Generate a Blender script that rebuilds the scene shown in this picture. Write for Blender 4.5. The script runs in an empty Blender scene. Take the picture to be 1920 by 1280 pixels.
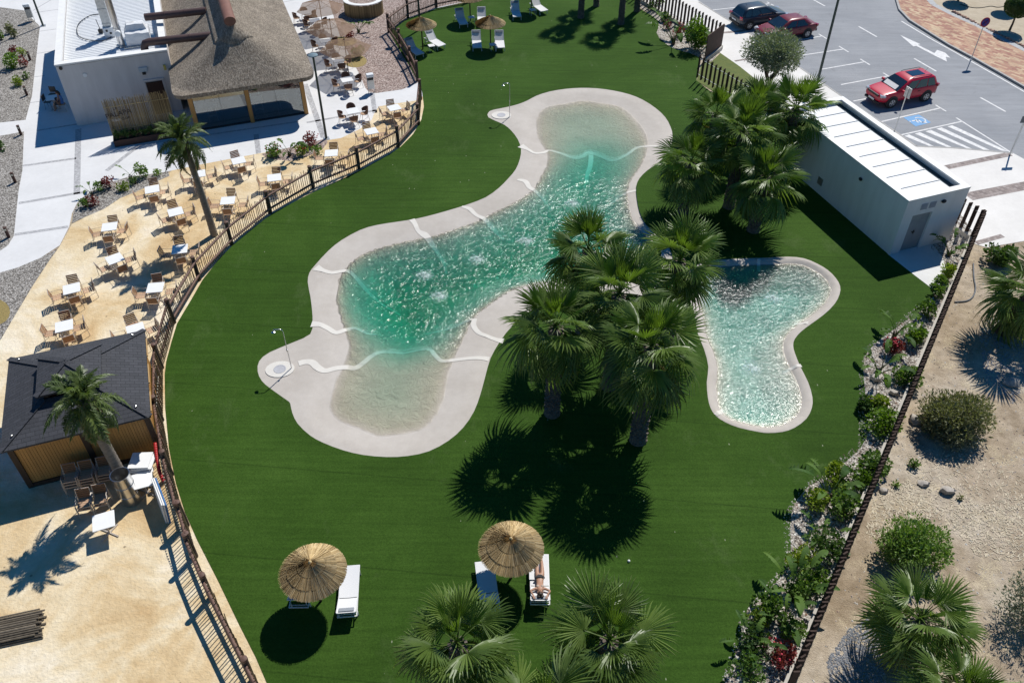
import bpy, bmesh, math, random
import numpy as np
from mathutils import Vector, Matrix, Euler, geometry

# ---------------------------------------------------------------- camera, sky, sun, exposure
SC = bpy.context.scene
C = SC.collection
FPX, PITCH, CAMH = 1600.0, math.radians(42.2), 25.5
cam_d = bpy.data.cameras.new('camera'); cam = bpy.data.objects.new('camera', cam_d); C.objects.link(cam)
cam.location = (0, 0, CAMH); cam.rotation_euler = (math.pi/2 - PITCH, 0, 0)
cam_d.sensor_width = 36.0; cam_d.lens = FPX/1920*36; cam_d.clip_start = 0.5; cam_d.clip_end = 2000
SC.camera = cam
SUN_EL, SUN_AZ = math.radians(52.5), math.radians(60.2)      # azimuth measured from +X towards +Y
w = bpy.data.worlds.new('World'); SC.world = w; w.use_nodes = True
nt = w.node_tree
sky = nt.nodes.new('ShaderNodeTexSky'); sky.sky_type = 'NISHITA'; sky.sun_disc = False
sky.sun_elevation = SUN_EL; sky.sun_rotation = math.pi/2 - SUN_AZ
sky.air_density = 1.0; sky.dust_density = 0.1; sky.ozone_density = 4.0; sky.altitude = 0
hs = nt.nodes.new('ShaderNodeHueSaturation'); hs.inputs['Saturation'].default_value = 1.35
nt.links.new(sky.outputs[0], hs.inputs['Color']); nt.links.new(hs.outputs[0], nt.nodes['Background'].inputs[0])
nt.nodes['Background'].inputs[1].default_value = 0.075
sl = bpy.data.lights.new('sun', 'SUN'); sl.energy = 4.9; sl.angle = math.radians(0.53); sl.color = (1.0, 0.965, 0.905)
so = bpy.data.objects.new('sun', sl); C.objects.link(so)
sdir = Vector((math.cos(SUN_EL)*math.cos(SUN_AZ), math.cos(SUN_EL)*math.sin(SUN_AZ), math.sin(SUN_EL)))
so.rotation_euler = sdir.to_track_quat('Z', 'Y').to_euler(); so.location = (20, 40, 60)
vs = SC.view_settings
vs.view_transform = 'Standard'; vs.look = 'None'; vs.exposure = 0.0; vs.gamma = 1.0; vs.use_curve_mapping = False
SC.cycles.max_bounces = 8; SC.cycles.transparent_max_bounces = 16
SC.cycles.use_denoising = True

# ---------------------------------------------------------------- helpers
R = random.Random(7)
rad = math.radians
GRID = rad(20)                                                # the whole site is laid out on a 20 degree grid
_c, _s = math.cos(PITCH), math.sin(PITCH)
def at(x, y, z=0.0):
    """photo pixel (1920 wide) seen on the level z -> point of the place"""
    u = (x-960)/FPX; v = -(y-640)/FPX
    d = (u, _c+v*_s, -_s+v*_c); t = (z-CAMH)/d[2]
    return Vector((t*d[0], t*d[1], z))
def at2(x, y, z=0.0): p = at(x, y, z); return (p.x, p.y)
def poly(pts, z=0.0): return [at2(x, y, z) for x, y in pts]

class MB:
    def __init__(s): s.v = []; s.f = []
    def add(s, vs, fs, M=None):
        b = len(s.v)
        s.v += [tuple(M @ Vector(p)) if M is not None else tuple(p) for p in vs]
        s.f += [tuple(i+b for i in f) for f in fs]; return s
    def box(s, c, d, rz=0, M=None):
        x, y, z = d[0]/2, d[1]/2, d[2]/2
        vs = [(-x,-y,-z),(x,-y,-z),(x,y,-z),(-x,y,-z),(-x,-y,z),(x,-y,z),(x,y,z),(-x,y,z)]
        m = Matrix.Translation(c) @ Matrix.Rotation(rz, 4, 'Z')
        if M is not None: m = M @ m
        return s.add(vs, [(0,3,2,1),(4,5,6,7),(0,1,5,4),(1,2,6,5),(2,3,7,6),(3,0,4,7)], m)
    def bar(s, a, b, wd, ht=None, up=(0,0,1)):
        a, b = Vector(a), Vector(b); d = b-a; L = d.length
        if L < 1e-6: return s
        x = d/L; u = Vector(up)
        if abs(x.dot(u)) > .99: u = Vector((1,0,0))
        y = u.cross(x).normalized(); z = x.cross(y)
        M = Matrix((x, y, z)).transposed().to_4x4(); M.translation = (a+b)/2
        return s.box((0,0,0), (L, wd, ht or wd), 0, M)
    def tube(s, path, r, n=8, caps=True, ell=1.0):
        P = [Vector(p) for p in path]; rs = r if isinstance(r, (list, tuple)) else [r]*len(P)
        b = len(s.v); prev = None
        for i, p in enumerate(P):
            t = (P[min(i+1, len(P)-1)] - P[max(i-1, 0)]).normalized()
            if prev is None:
                a = Vector((0,0,1)) if abs(t.z) < .9 else Vector((1,0,0))
                x = a.cross(t).normalized()
            else: x = (prev - t*prev.dot(t)).normalized()
            prev = x; y = t.cross(x)
            for k in range(n):
                th = 2*math.pi*k/n
                s.v.append(tuple(p + x*math.cos(th)*rs[i] + y*math.sin(th)*rs[i]*ell))
        for i in range(len(P)-1):
            for k in range(n):
                s.f.append((b+i*n+k, b+i*n+(k+1)%n, b+(i+1)*n+(k+1)%n, b+(i+1)*n+k))
        if caps:
            s.f.append(tuple(b+k for k in reversed(range(n)))); e = b+(len(P)-1)*n
            s.f.append(tuple(e+k for k in range(n)))
        return s
    def lathe(s, prof, n=16, c=(0,0,0), jit=0):
        b = len(s.v)
        for r, z in prof:
            for k in range(n):
                th = 2*math.pi*k/n; rr = r*(1+R.uniform(-jit, jit))
                s.v.append((c[0]+rr*math.cos(th), c[1]+rr*math.sin(th), c[2]+z))
        for i in range(len(prof)-1):
            for k in range(n):
                s.f.append((b+i*n+k, b+i*n+(k+1)%n, b+(i+1)*n+(k+1)%n, b+(i+1)*n+k))
        return s
    def prism(s, pts, z0, z1):
        n = len(pts)
        if sum(pts[i][0]*pts[(i+1)%n][1]-pts[(i+1)%n][0]*pts[i][1] for i in range(n)) < 0: pts = pts[::-1]
        b = len(s.v)
        s.v += [(p[0], p[1], z0) for p in pts] + [(p[0], p[1], z1) for p in pts]
        s.f.append(tuple(b+i for i in reversed(range(n)))); s.f.append(tuple(b+n+i for i in range(n)))
        for i in range(n): s.f.append((b+i, b+(i+1)%n, b+n+(i+1)%n, b+n+i))
        return s
    def sphere(s, c, r, nu=8, nv=6):
        r = (r, r, r) if not isinstance(r, (tuple, list)) else r
        b = len(s.v)
        for j in range(1, nv):
            ph = math.pi*j/nv
            for k in range(nu):
                th = 2*math.pi*k/nu
                s.v.append((c[0]+r[0]*math.sin(ph)*math.cos(th), c[1]+r[1]*math.sin(ph)*math.sin(th), c[2]+r[2]*math.cos(ph)))
        t = len(s.v); s.v += [(c[0], c[1], c[2]+r[2]), (c[0], c[1], c[2]-r[2])]
        for k in range(nu):
            s.f.append((t, b+k, b+(k+1)%nu)); e = b+(nv-2)*nu; s.f.append((t+1, e+(k+1)%nu, e+k))
        for j in range(nv-2):
            for k in range(nu):
                s.f.append((b+j*nu+k, b+(j+1)*nu+k, b+(j+1)*nu+(k+1)%nu, b+j*nu+(k+1)%nu))
        return s
    def mesh(s, name, mat=None, smooth=None):
        me = bpy.data.meshes.new(name); me.from_pydata(s.v, [], s.f)
        if mat: me.materials.append(mat)
        if smooth is not None:
            me.shade_smooth()
            if smooth < 179: me.set_sharp_from_angle(angle=rad(smooth))
        me.update(); return me
    def build(s, name, mat, parent=None, smooth=None, loc=None, rz=None):
        return link(name, s.mesh(name, mat, smooth), parent, loc, rz)
def link(name, me, parent=None, loc=None, rz=None):
    o = bpy.data.objects.new(name, me); C.objects.link(o)
    if parent: o.parent = parent
    if loc is not None: o.location = loc
    if rz is not None: o.rotation_euler = (0, 0, rz)
    return o
def tag(o, label, cat=None, group=None):
    o['label'] = label
    if cat: o['category'] = cat
    if group: o['group'] = group
    return o
def thing(name, label, cat, loc=(0,0,0), rz=0, group=None):
    o = bpy.data.objects.new(name, None); C.objects.link(o); o.empty_display_size = .2
    o.location = loc; o.rotation_euler = (0, 0, rz); return tag(o, label, cat, group)
def struct(o): o['kind'] = 'structure'; return o
def stuff(o): o['kind'] = 'stuff'; return o
def bevel(o, wdt=.01, seg=2):
    m = o.modifiers.new('bevel', 'BEVEL'); m.width = wdt; m.segments = seg; m.limit_method = 'ANGLE'; return o
def copy_thing(root, label, loc, rz, group=None):
    r = root.copy(); C.objects.link(r); r.location = loc; r.rotation_euler = (0, 0, rz); r['label'] = label
    if group: r['group'] = group
    for ch in kids[root.name]:
        c = ch.copy(); C.objects.link(c); c.parent = r
        for g in kids.get(ch.name, ()):
            d = g.copy(); C.objects.link(d); d.parent = c
    return r
kids = {}
def remember(root):
    bpy.context.view_layer.update()
    kids[root.name] = list(root.children)
    for ch in root.children: kids[ch.name] = list(ch.children)
    return root

# smooth closed / open curve through points
def spline(pts, sub=4, closed=True):
    n = len(pts); out = []
    for i in range(n if closed else n-1):
        p = [Vector(pts[(i+k) % n] if closed else pts[min(max(i+k, 0), n-1)]) for k in (-1, 0, 1, 2)]
        for j in range(sub):
            t = j/sub
            out.append(tuple(.5*((2*p[1])+(-p[0]+p[2])*t+(2*p[0]-5*p[1]+4*p[2]-p[3])*t*t+(-p[0]+3*p[1]-3*p[2]+p[3])*t**3)))
    if not closed: out.append(tuple(pts[-1]))
    return out

# ---------------------------------------------------------------- materials
MATS = {}
def lin(c): return tuple((v/255/12.92 if v/255 <= .04045 else ((v/255+.055)/1.055)**2.4) for v in c) + (1,)
class NT:
    def __init__(s, name):
        s.m = bpy.data.materials.new(name); s.m.use_nodes = True; s.t = s.m.node_tree; s.b = s.t.nodes['Principled BSDF']
        s.out = s.t.nodes['Material Output']
    def n(s, ty, **kw):
        o = s.t.nodes.new(ty)
        for k, v in kw.items():
            if k in o.inputs: o.inputs[k].default_value = v
            else: setattr(o, k, v)
        return o
    def l(s, a, b): s.t.links.new(a, b)
    def coord(s, scale=(1,1,1), rz=0, kind='Object'):
        tc = s.n('ShaderNodeTexCoord'); mp = s.n('ShaderNodeMapping')
        mp.inputs['Scale'].default_value = scale; mp.inputs['Rotation'].default_value = (0, 0, rz)
        s.l(tc.outputs[kind], mp.inputs[0]); return mp.outputs[0]
    def noise(s, scale, detail=4, rough=.55, vec=None, dist=0):
        o = s.n('ShaderNodeTexNoise'); o.inputs['Scale'].default_value = scale; o.inputs['Detail'].default_value = detail
        o.inputs['Roughness'].default_value = rough; o.inputs['Distortion'].default_value = dist
        if vec is not None: s.l(vec, o.inputs['Vector'])
        return o.outputs['Fac']
    def ramp(s, fac, stops, interp='LINEAR'):
        r = s.n('ShaderNodeValToRGB'); e = r.color_ramp.elements; r.color_ramp.interpolation = interp
        while len(e) < len(stops): e.new(.5)
        for i, (p, c) in enumerate(stops): e[i].position = p; e[i].color = c if len(c) == 4 else (*c, 1)
        s.l(fac, r.inputs[0]); return r.outputs[0]
    def mix(s, fac, a, b, mode='MIX'):
        m = s.n('ShaderNodeMix', data_type='RGBA', blend_type=mode)
        for k, v in ((0, fac), (6, a), (7, b)):
            if hasattr(v, 'is_linked'): s.l(v, m.inputs[k])
            elif k == 0: m.inputs[0].default_value = v
            else: m.inputs[k].default_value = v if len(v) == 4 else (*v, 1)
        return m.outputs[2]
    def bump(s, h, dist=.02, strength=1.0, normal=None):
        b = s.n('ShaderNodeBump'); b.inputs['Strength'].default_value = strength; b.inputs['Distance'].default_value = dist
        s.l(h, b.inputs['Height'])
        if normal is not None: s.l(normal, b.inputs['Normal'])
        s.l(b.outputs[0], s.b.inputs['Normal']); return b.outputs[0]
    def base(s, c):
        if hasattr(c, 'is_linked'): s.l(c, s.b.inputs['Base Color'])
        else: s.b.inputs['Base Color'].default_value = c if len(c) == 4 else (*c, 1)
    def rough(s, r, spec=.5, metal=0):
        s.b.inputs['Roughness'].default_value = r; s.b.inputs['Specular IOR Level'].default_value = spec
        s.b.inputs['Metallic'].default_value = metal
def mat(name, c1, c2=None, scale=6, detail=5, rough=.7, bump=0, spec=.4, metal=0, stretch=(1,1,1), rand=0.0, bscale=None):
    if name in MATS: return MATS[name]
    t = NT(name); t.rough(rough, spec, metal)
    c2 = c2 or tuple(v*.8 for v in c1[:3])
    vec = t.coord(stretch); f = t.noise(scale, detail, .6, vec)
    col = t.ramp(f, [(.3, c1), (.7, c2)])
    if rand:
        oi = t.n('ShaderNodeObjectInfo'); hs = t.n('ShaderNodeHueSaturation')
        mr = t.n('ShaderNodeMapRange'); mr.inputs[3].default_value = 1-rand; mr.inputs[4].default_value = 1+rand
        t.l(oi.outputs['Random'], mr.inputs[0]); t.l(mr.outputs[0], hs.inputs['Value']); t.l(col, hs.inputs['Color']); col = hs.outputs[0]
    t.base(col)
    if bump: t.bump(t.noise(bscale or scale*3, 4, .6, vec), bump)
    MATS[name] = t.m; return t.m
def leafmat(name, c1, c2, trans=.35, rough=.4, scale=3, rand=.25, spec=.5, tipc=None):
    if name in MATS: return MATS[name]
    t = NT(name); t.rough(rough, spec)
    oi = t.n('ShaderNodeObjectInfo')
    f = t.noise(scale, 3, .5, t.coord())
    add = t.n('ShaderNodeMath', operation='MULTIPLY_ADD'); t.l(oi.outputs['Random'], add.inputs[0]); add.inputs[1].default_value = .6
    t.l(f, add.inputs[2])
    col = t.ramp(add.outputs[0], [(.35, c1), (1.0, c2)])
    if tipc is not None:                                       # dry tips far from the leaf base
        sx = t.n('ShaderNodeSeparateXYZ'); t.l(t.coord(), sx.inputs[0])
        mr = t.n('ShaderNodeMapRange'); mr.inputs[1].default_value = 2.05; mr.inputs[2].default_value = 2.5; t.l(sx.outputs[0], mr.inputs[0])
        col = t.mix(mr.outputs[0], col, tipc)
    t.base(col)
    tr = t.n('ShaderNodeBsdfTranslucent'); t.l(t.mix(1.0, col, (1.6, 1.7, .7, 1), 'MULTIPLY'), tr.inputs[0])
    mx = t.n('ShaderNodeMixShader'); mx.inputs[0].default_value = trans
    t.l(t.b.outputs[0], mx.inputs[1]); t.l(tr.outputs[0], mx.inputs[2]); t.l(mx.outputs[0], t.out.inputs[0])
    MATS[name] = t.m; return t.m
def gravelmat(name, cols, scale=22, bump=.03, patch=None, rough=.85):
    t = NT(name); t.rough(rough, .3)
    vec = t.coord()
    v = t.n('ShaderNodeTexVoronoi'); v.inputs['Scale'].default_value = scale; t.l(vec, v.inputs['Vector'])
    sep = t.n('ShaderNodeSeparateColor'); t.l(v.outputs['Color'], sep.inputs[0])
    col = t.ramp(sep.outputs[0], [(i/(len(cols)-1), c) for i, c in enumerate(cols)])
    edge = t.ramp(v.outputs['Distance'], [(.35, (1,1,1)), (.75, (.42,.40,.38))])
    col = t.mix(1.0, col, edge, 'MULTIPLY')
    col = t.mix(.35, col, t.ramp(t.noise(.6, 4, .6, vec), [(.3, (.72,.7,.68)), (.7, (1.15,1.12,1.1))]), 'MULTIPLY')
    if patch: col = t.mix(t.ramp(t.noise(.35, 5, .65, vec), [(.45, (0,0,0)), (.62, (1,1,1))]), col, patch)
    t.base(col)
    inv = t.n('ShaderNodeMath', operation='SUBTRACT'); inv.inputs[0].default_value = 1; t.l(v.outputs['Distance'], inv.inputs[1])
    t.bump(inv.outputs[0], bump); return t.m

def turf():
    t = NT('artificial_turf'); t.rough(.8, .08)
    vec = t.coord()
    big = t.noise(.17, 7, .62, vec, .4); fine = t.noise(16, 8, .8, vec)
    st = t.noise(1.0, 5, .65, t.coord((.25, 5.0, 1), rad(3)))
    col = t.ramp(big, [(.3, (.024,.056,.0062)), (.5, (.031,.072,.0082)), (.72, (.043,.092,.0125))])
    col = t.mix(.8, col, t.ramp(st, [(.3, (.76,.78,.74)), (.7, (1.22,1.19,1.25))]), 'MULTIPLY')
    scuff = t.ramp(t.noise(.45, 7, .72, t.coord((1,.6,1)), .5), [(.57, (0,0,0)), (.78, (.55,.55,.55))]); col = t.mix(scuff, col, (.085,.125,.045,1))
    col = t.mix(.9, col, t.ramp(fine, [(.3, (.50,.55,.45)), (.7, (1.5,1.42,1.55))]), 'MULTIPLY')
    # seams between the rolls of turf, every 4 m
    sx = t.n('ShaderNodeSeparateXYZ'); t.l(t.coord((1, .25, 1), rad(1.5)), sx.inputs[0])
    fr = t.n('ShaderNodeMath', operation='PINGPONG'); fr.inputs[1].default_value = .5; t.l(sx.outputs[1], fr.inputs[0])
    col = t.mix(.8, col, t.ramp(fr.outputs[0], [(.0, (.6,.62,.6)), (.012, (1,1,1))]), 'MULTIPLY')
    v = t.n('ShaderNodeTexVoronoi'); v.inputs['Scale'].default_value = 1.5; t.l(t.coord((1,.45,1), .6), v.inputs['Vector'])
    col = t.mix(t.ramp(v.outputs['Distance'], [(.024, (.6,.6,.6)), (.036, (0,0,0))]), col, (.40,.40,.30, 1))
    t.base(col)
    t.b.inputs['Sheen Weight'].default_value = .35; t.b.inputs['Sheen Roughness'].default_value = .45
    t.b.inputs['Sheen Tint'].default_value = (.13,.30,.04,1)
    t.bump(fine, .02, .8); return t.m
def sandmat():
    t = NT('ochre_sand'); t.rough(.9, .2)
    vec = t.coord()
    a = t.noise(.28, 6, .62, vec, .6); b = t.noise(2.2, 5, .65, vec); g = t.noise(60, 2, .6, vec)
    col = t.ramp(a, [(.32, (.52,.365,.19)), (.44, (.63,.485,.285)), (.54, (.71,.60,.41)), (.66, (.79,.715,.57))])
    col = t.mix(.6, col, t.ramp(b, [(.3, (.82,.77,.70)), (.7, (1.1,1.1,1.12))]), 'MULTIPLY')
    col = t.mix(.35, col, t.ramp(g, [(.3, (.8,.8,.8)), (.7, (1.15,1.15,1.15))]), 'MULTIPLY')
    # scattered small dark marks
    v = t.n('ShaderNodeTexVoronoi'); v.inputs['Scale'].default_value = .9; t.l(vec, v.inputs['Vector'])
    col = t.mix(t.ramp(v.outputs['Distance'], [(.03, (.7,.7,.7)), (.05, (0,0,0))]), col, (.16,.12,.08,1))
    t.base(col)
    h = t.n('ShaderNodeMath', operation='ADD'); t.l(b, h.inputs[0]); t.l(t.noise(9, 4, .6, vec), h.inputs[1])
    t.bump(h.outputs[0], .05, .7); return t.m
def dirtmat():
    t = NT('dry_earth'); t.rough(.95, .2)
    vec = t.coord()
    a = t.noise(.22, 6, .6, vec, .5); b = t.noise(1.6, 6, .7, vec); g = t.noise(26, 3, .7, vec)
    col = t.ramp(a, [(.34, (.36,.28,.195)), (.48, (.47,.385,.29)), (.64, (.56,.49,.40))])
    col = t.mix(.75, col, t.ramp(b, [(.32, (.52,.48,.42)), (.68, (1.2,1.2,1.18))]), 'MULTIPLY')
    straw = t.ramp(t.noise(.5, 6, .7, vec, .4), [(.52, (0,0,0)), (.6, (1,1,1))])
    chips = t.ramp(t.noise(20, 5, .85, vec), [(.5, (0,0,0)), (.58, (1,1,1))])
    m = t.mix(1.0, straw, chips, 'MULTIPLY')
    col = t.mix(m, col, (.68,.58,.38,1))
    col = t.mix(.5, col, t.ramp(g, [(.3, (.7,.7,.7)), (.7, (1.2,1.2,1.2))]), 'MULTIPLY')
    t.base(col)
    h = t.n('ShaderNodeMath', operation='ADD'); t.l(b, h.inputs[0]); t.l(g, h.inputs[1])
    t.bump(h.outputs[0], .06, .8); return t.m
def concretemat(name, c1, c2, joint=None, rough=.8, stain=.35):
    t = NT(name); t.rough(rough, .3)
    vec = t.coord()
    col = t.ramp(t.noise(.5, 6, .65, vec), [(.3, c1), (.7, c2)])
    col = t.mix(stain, col, t.ramp(t.noise(5, 6, .7, vec), [(.3, (.86,.85,.83)), (.7, (1.06,1.06,1.06))]), 'MULTIPLY')
    col = t.mix(.25, col, t.ramp(t.noise(70, 2, .6, vec), [(.3, (.75,.75,.75)), (.7, (1.15,1.15,1.15))]), 'MULTIPLY')
    if joint:                                                  # saw-cut joints on the site grid
        for ax, pitch in ((0, joint[0]), (1, joint[1])):
            if not pitch: continue
            sx = t.n('ShaderNodeSeparateXYZ'); t.l(t.coord((1,1,1), -GRID), sx.inputs[0])
            fr = t.n('ShaderNodeMath', operation='PINGPONG'); fr.inputs[1].default_value = pitch/2; t.l(sx.outputs[ax], fr.inputs[0])
            col = t.mix(.8, col, t.ramp(fr.outputs[0], [(.0, (.55,.55,.56)), (.03, (1,1,1))]), 'MULTIPLY')
    t.base(col); t.bump(t.noise(40, 3, .6, vec), .006, .6); return t.m
def asphaltmat():
    t = NT('asphalt'); t.rough(.85, .35)
    vec = t.coord()
    col = t.ramp(t.noise(.25, 5, .6, vec), [(.3, (.24,.252,.272)), (.7, (.30,.31,.328))])
    col = t.mix(.6, col, t.ramp(t.noise(1.0, 5, .7, t.coord((.25, 2.2, 1), -rad(-57))), [(.3, (.78,.78,.78)), (.7, (1.18,1.18,1.18))]), 'MULTIPLY')
    col = t.mix(.4, col, t.ramp(t.noise(60, 2, .7, vec), [(.3, (.6,.6,.6)), (.7, (1.35,1.35,1.35))]), 'MULTIPLY')
    col = t.mix(t.ramp(t.noise(.9, 6, .75, vec, .8), [(.60, (0,0,0)), (.72, (.4,.4,.4))]), col, (.12,.12,.125,1))
    col = t.mix(t.ramp(t.noise(.5, 7, .75, t.coord((1,1,2)), 1.2), [(.62, (0,0,0)), (.74, (.35,.35,.35))]), col, (.40,.39,.37,1))
    t.base(col); t.bump(t.noise(60, 2, .6, vec), .01, .6); return t.m
def brickmat(name, cols, bw, bh, rz, mortar=(.3,.27,.24)):
    t = NT(name); t.rough(.85, .3)
    vec = t.coord((1,1,1), rz)
    br = t.n('ShaderNodeTexBrick'); t.l(vec, br.inputs['Vector'])
    br.inputs['Scale'].default_value = 1; br.inputs['Brick Width'].default_value = bw; br.inputs['Row Height'].default_value = bh
    br.inputs['Mortar Size'].default_value = .008; br.inputs['Color1'].default_value = (0,0,0,1); br.inputs['Color2'].default_value = (1,1,1,1)
    br.inputs['Mortar'].default_value = (.5,.5,.5,1)
    col = t.ramp(br.outputs['Color'], [(i/(len(cols)-1), c) for i, c in enumerate(cols)])
    col = t.mix(br.outputs['Fac'], col, (*mortar, 1))
    col = t.mix(.5, col, t.ramp(t.noise(.7, 5, .6, vec), [(.3, (.8,.8,.8)), (.7, (1.15,1.15,1.15))]), 'MULTIPLY')
    t.base(col); t.bump(br.outputs['Fac'], -.008); return t.m
def glassmat(name, tint=(.02,.03,.035), rough=.03):
    if name in MATS: return MATS[name]
    t = NT(name); t.rough(rough, .8); t.base(t.ramp(t.noise(2, 2), [(.3, tint), (.7, tuple(v*1.4 for v in tint))]))
    t.b.inputs['Coat Weight'].default_value = 1.0; t.b.inputs['Coat Roughness'].default_value = .02
    MATS[name] = t.m; return t.m
def panemat():
    t = NT('window_glass')
    fr = t.n('ShaderNodeFresnel'); fr.inputs[0].default_value = 1.5
    gl = t.n('ShaderNodeBsdfGlossy'); gl.inputs['Roughness'].default_value = .02
    tr = t.n('ShaderNodeBsdfTransparent'); tr.inputs[0].default_value = (.72,.80,.80,1)
    ma = t.n('ShaderNodeMath', operation='MULTIPLY_ADD'); t.l(fr.outputs[0], ma.inputs[0]); ma.inputs[1].default_value = 1.6; ma.inputs[2].default_value = .12
    mx = t.n('ShaderNodeMixShader'); t.l(ma.outputs[0], mx.inputs[0]); t.l(tr.outputs[0], mx.inputs[1]); t.l(gl.outputs[0], mx.inputs[2])
    t.l(mx.outputs[0], t.out.inputs[0]); return t.m
def watermat(name, absorb, dens, rip=1.0, dist=.2, ior=1.43):
    t = NT(name); t.t.nodes.remove(t.b)
    vec = t.coord()
    n1 = t.noise(1.6*rip, 4, .62, vec, .8); n2 = t.noise(5.0*rip, 3, .6, vec, .5); n3 = t.noise(.7, 2, .5, vec, .3)
    # calmer water near the beach ends, choppy round the jets
    h = t.n('ShaderNodeMath', operation='MULTIPLY_ADD'); t.l(n2, h.inputs[0]); h.inputs[1].default_value = .36; t.l(n1, h.inputs[2])
    h2 = t.n('ShaderNodeMath', operation='MULTIPLY_ADD'); t.l(n3, h2.inputs[0]); h2.inputs[1].default_value = .8; t.l(h.outputs[0], h2.inputs[2])
    b = t.n('ShaderNodeBump'); b.inputs['Distance'].default_value = dist; b.inputs['Strength'].default_value = 1.0
    ag = t.n('ShaderNodeAttribute'); ag.attribute_name = 'chop'
    t.l(ag.outputs['Fac'], b.inputs['Strength']); t.l(h2.outputs[0], b.inputs['Height'])
    fr = t.n('ShaderNodeFresnel'); fr.inputs[0].default_value = ior; t.l(b.outputs[0], fr.inputs[1])
    gl = t.n('ShaderNodeBsdfGlossy'); gl.inputs['Roughness'].default_value = .15; t.l(b.outputs[0], gl.inputs['Normal'])
    tr = t.n('ShaderNodeBsdfTransparent')
    rf = t.n('ShaderNodeBsdfRefraction'); rf.inputs['IOR'].default_value = 1.333; rf.inputs['Roughness'].default_value = .0; t.l(b.outputs[0], rf.inputs['Normal'])
    m0 = t.n('ShaderNodeMixShader'); m0.inputs[0].default_value = .35; t.l(tr.outputs[0], m0.inputs[1]); t.l(rf.outputs[0], m0.inputs[2])
    mx = t.n('ShaderNodeMixShader'); t.l(fr.outputs[0], mx.inputs[0]); t.l(m0.outputs[0], mx.inputs[1]); t.l(gl.outputs[0], mx.inputs[2])
    t.l(mx.outputs[0], t.out.inputs[0])
    va = t.n('ShaderNodeVolumeAbsorption'); va.inputs['Color'].default_value = absorb; va.inputs['Density'].default_value = dens
    t.l(va.outputs[0], t.out.inputs['Volume']); return t.m

# ---------------------------------------------------------------- ground, lawn, paths
def sheet(name, outer, z, m, holes=(), parent=None):
    """flat sheet with holes; outer/holes are lists of (x, y)"""
    vs, es = [], []
    for loop in (outer, *holes):
        b = len(vs); n = len(loop); vs += [Vector((p[0], p[1])) for p in loop]; es += [(b+i, b+(i+1) % n) for i in range(n)]
    v, e, f, _, _, _ = geometry.delaunay_2d_cdt(vs, es, [], 1 if not holes else 2, 1e-5)
    mb = MB(); mb.v = [(p.x, p.y, z) for p in v]
    for t in f:
        c = sum((v[i] for i in t), Vector((0, 0)))/len(t)
        if holes and (not inside(c, outer) or any(inside(c, h) for h in holes)): continue
        mb.f.append(tuple(t))
    return mb.build(name, m, parent)
def inside(p, loop):
    x, y = p[0], p[1]; r = False; n = len(loop); j = n-1
    for i in range(n):
        xi, yi = loop[i][0], loop[i][1]; xj, yj = loop[j][0], loop[j][1]
        if (yi > y) != (yj > y) and x < (xj-xi)*(y-yi)/(yj-yi)+xi: r = not r
        j = i
    return r

LAWN = poly([(540,1360),(505,1290),(480,1232),(447,1167),(410,1090),(370,1012),(347,960),(330,905),(317,840),(310,765),(309,702),(312,677),(322,640),
 (332,607),(360,560),(380,525),(410,487),(440,457),(480,424),(512,400),(575,367),(640,337),(685,315),(730,290),(750,277),(775,252),(790,225),(795,200),
 (792,175),(788,158),(777,142),(766,121),(757,108),(742,82),(730,61),(765,35),(792,26),(820,16),(862,8),(892,1),(960,-18),(1080,-42),(1200,-40),(1196,14),
 (1211,24),(1225,32),(1235,41),(1234,54),(1231,62),(1236,72),(1247,82),(1260,90),(1277,96),(1295,101),(1311,108),(1306,152),(1340,178),(1393,210),(1500,270),
 (1660,440),(1668,478),(1715,516),(1756,547),(1740,570),(1725,585),(1700,600),(1670,622),(1645,640),(1630,655),(1620,670),(1619,702),(1622,740),(1631,770),
 (1630,795),(1625,820),(1612,842),(1590,862),(1565,880),(1540,897),(1515,912),(1495,935),(1485,957),(1481,985),(1483,1022),(1482,1042),(1475,1067),(1455,1092),
 (1435,1107),(1417,1120),(1402,1140),(1395,1160),(1390,1185),(1382,1217),(1372,1245),(1360,1277),(1335,1340)])
DECK = poly(spline([(913,216),(917,209),(930,205),(950,201),(970,196),(988,189),(1005,180),(1030,172),(1060,167),(1090,165),(1120,166),(1150,170),(1180,177),(1205,187),
 (1230,203),(1248,220),(1258,238),(1262,256),(1256,282),(1237,304),(1215,320),(1200,335),(1194,350),(1195,372),(1200,397),(1210,418),(1225,432),(1245,448),(1262,480),
 (1258,520),(1225,552),(1160,556),(1090,552),(1030,562),(990,588),(957,617),(945,632),(936,645),(921,672),(911,707),(902,740),(890,772),(870,802),(842,827),(805,847),
 (765,856),(725,858),(680,854),(642,845),(605,831),(580,817),(557,795),(547,775),(543,757)], 2, False)
 + spline([(541,754),(507,730),(490,715),(482,697),(485,677),(505,660),(550,641),(581,626),(585,604),(584,582),(581,557),(576,530),(579,512),
 (590,497),(615,470),(640,450),(675,431),(705,422),(742,416),(780,410),(817,401),(855,390),(880,382),(910,370),(934,353),(952,335),(966,318),(974,298),(976,280),
 (970,262),(958,246),(945,235),(927,227),(915,221)], 2, False))
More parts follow.
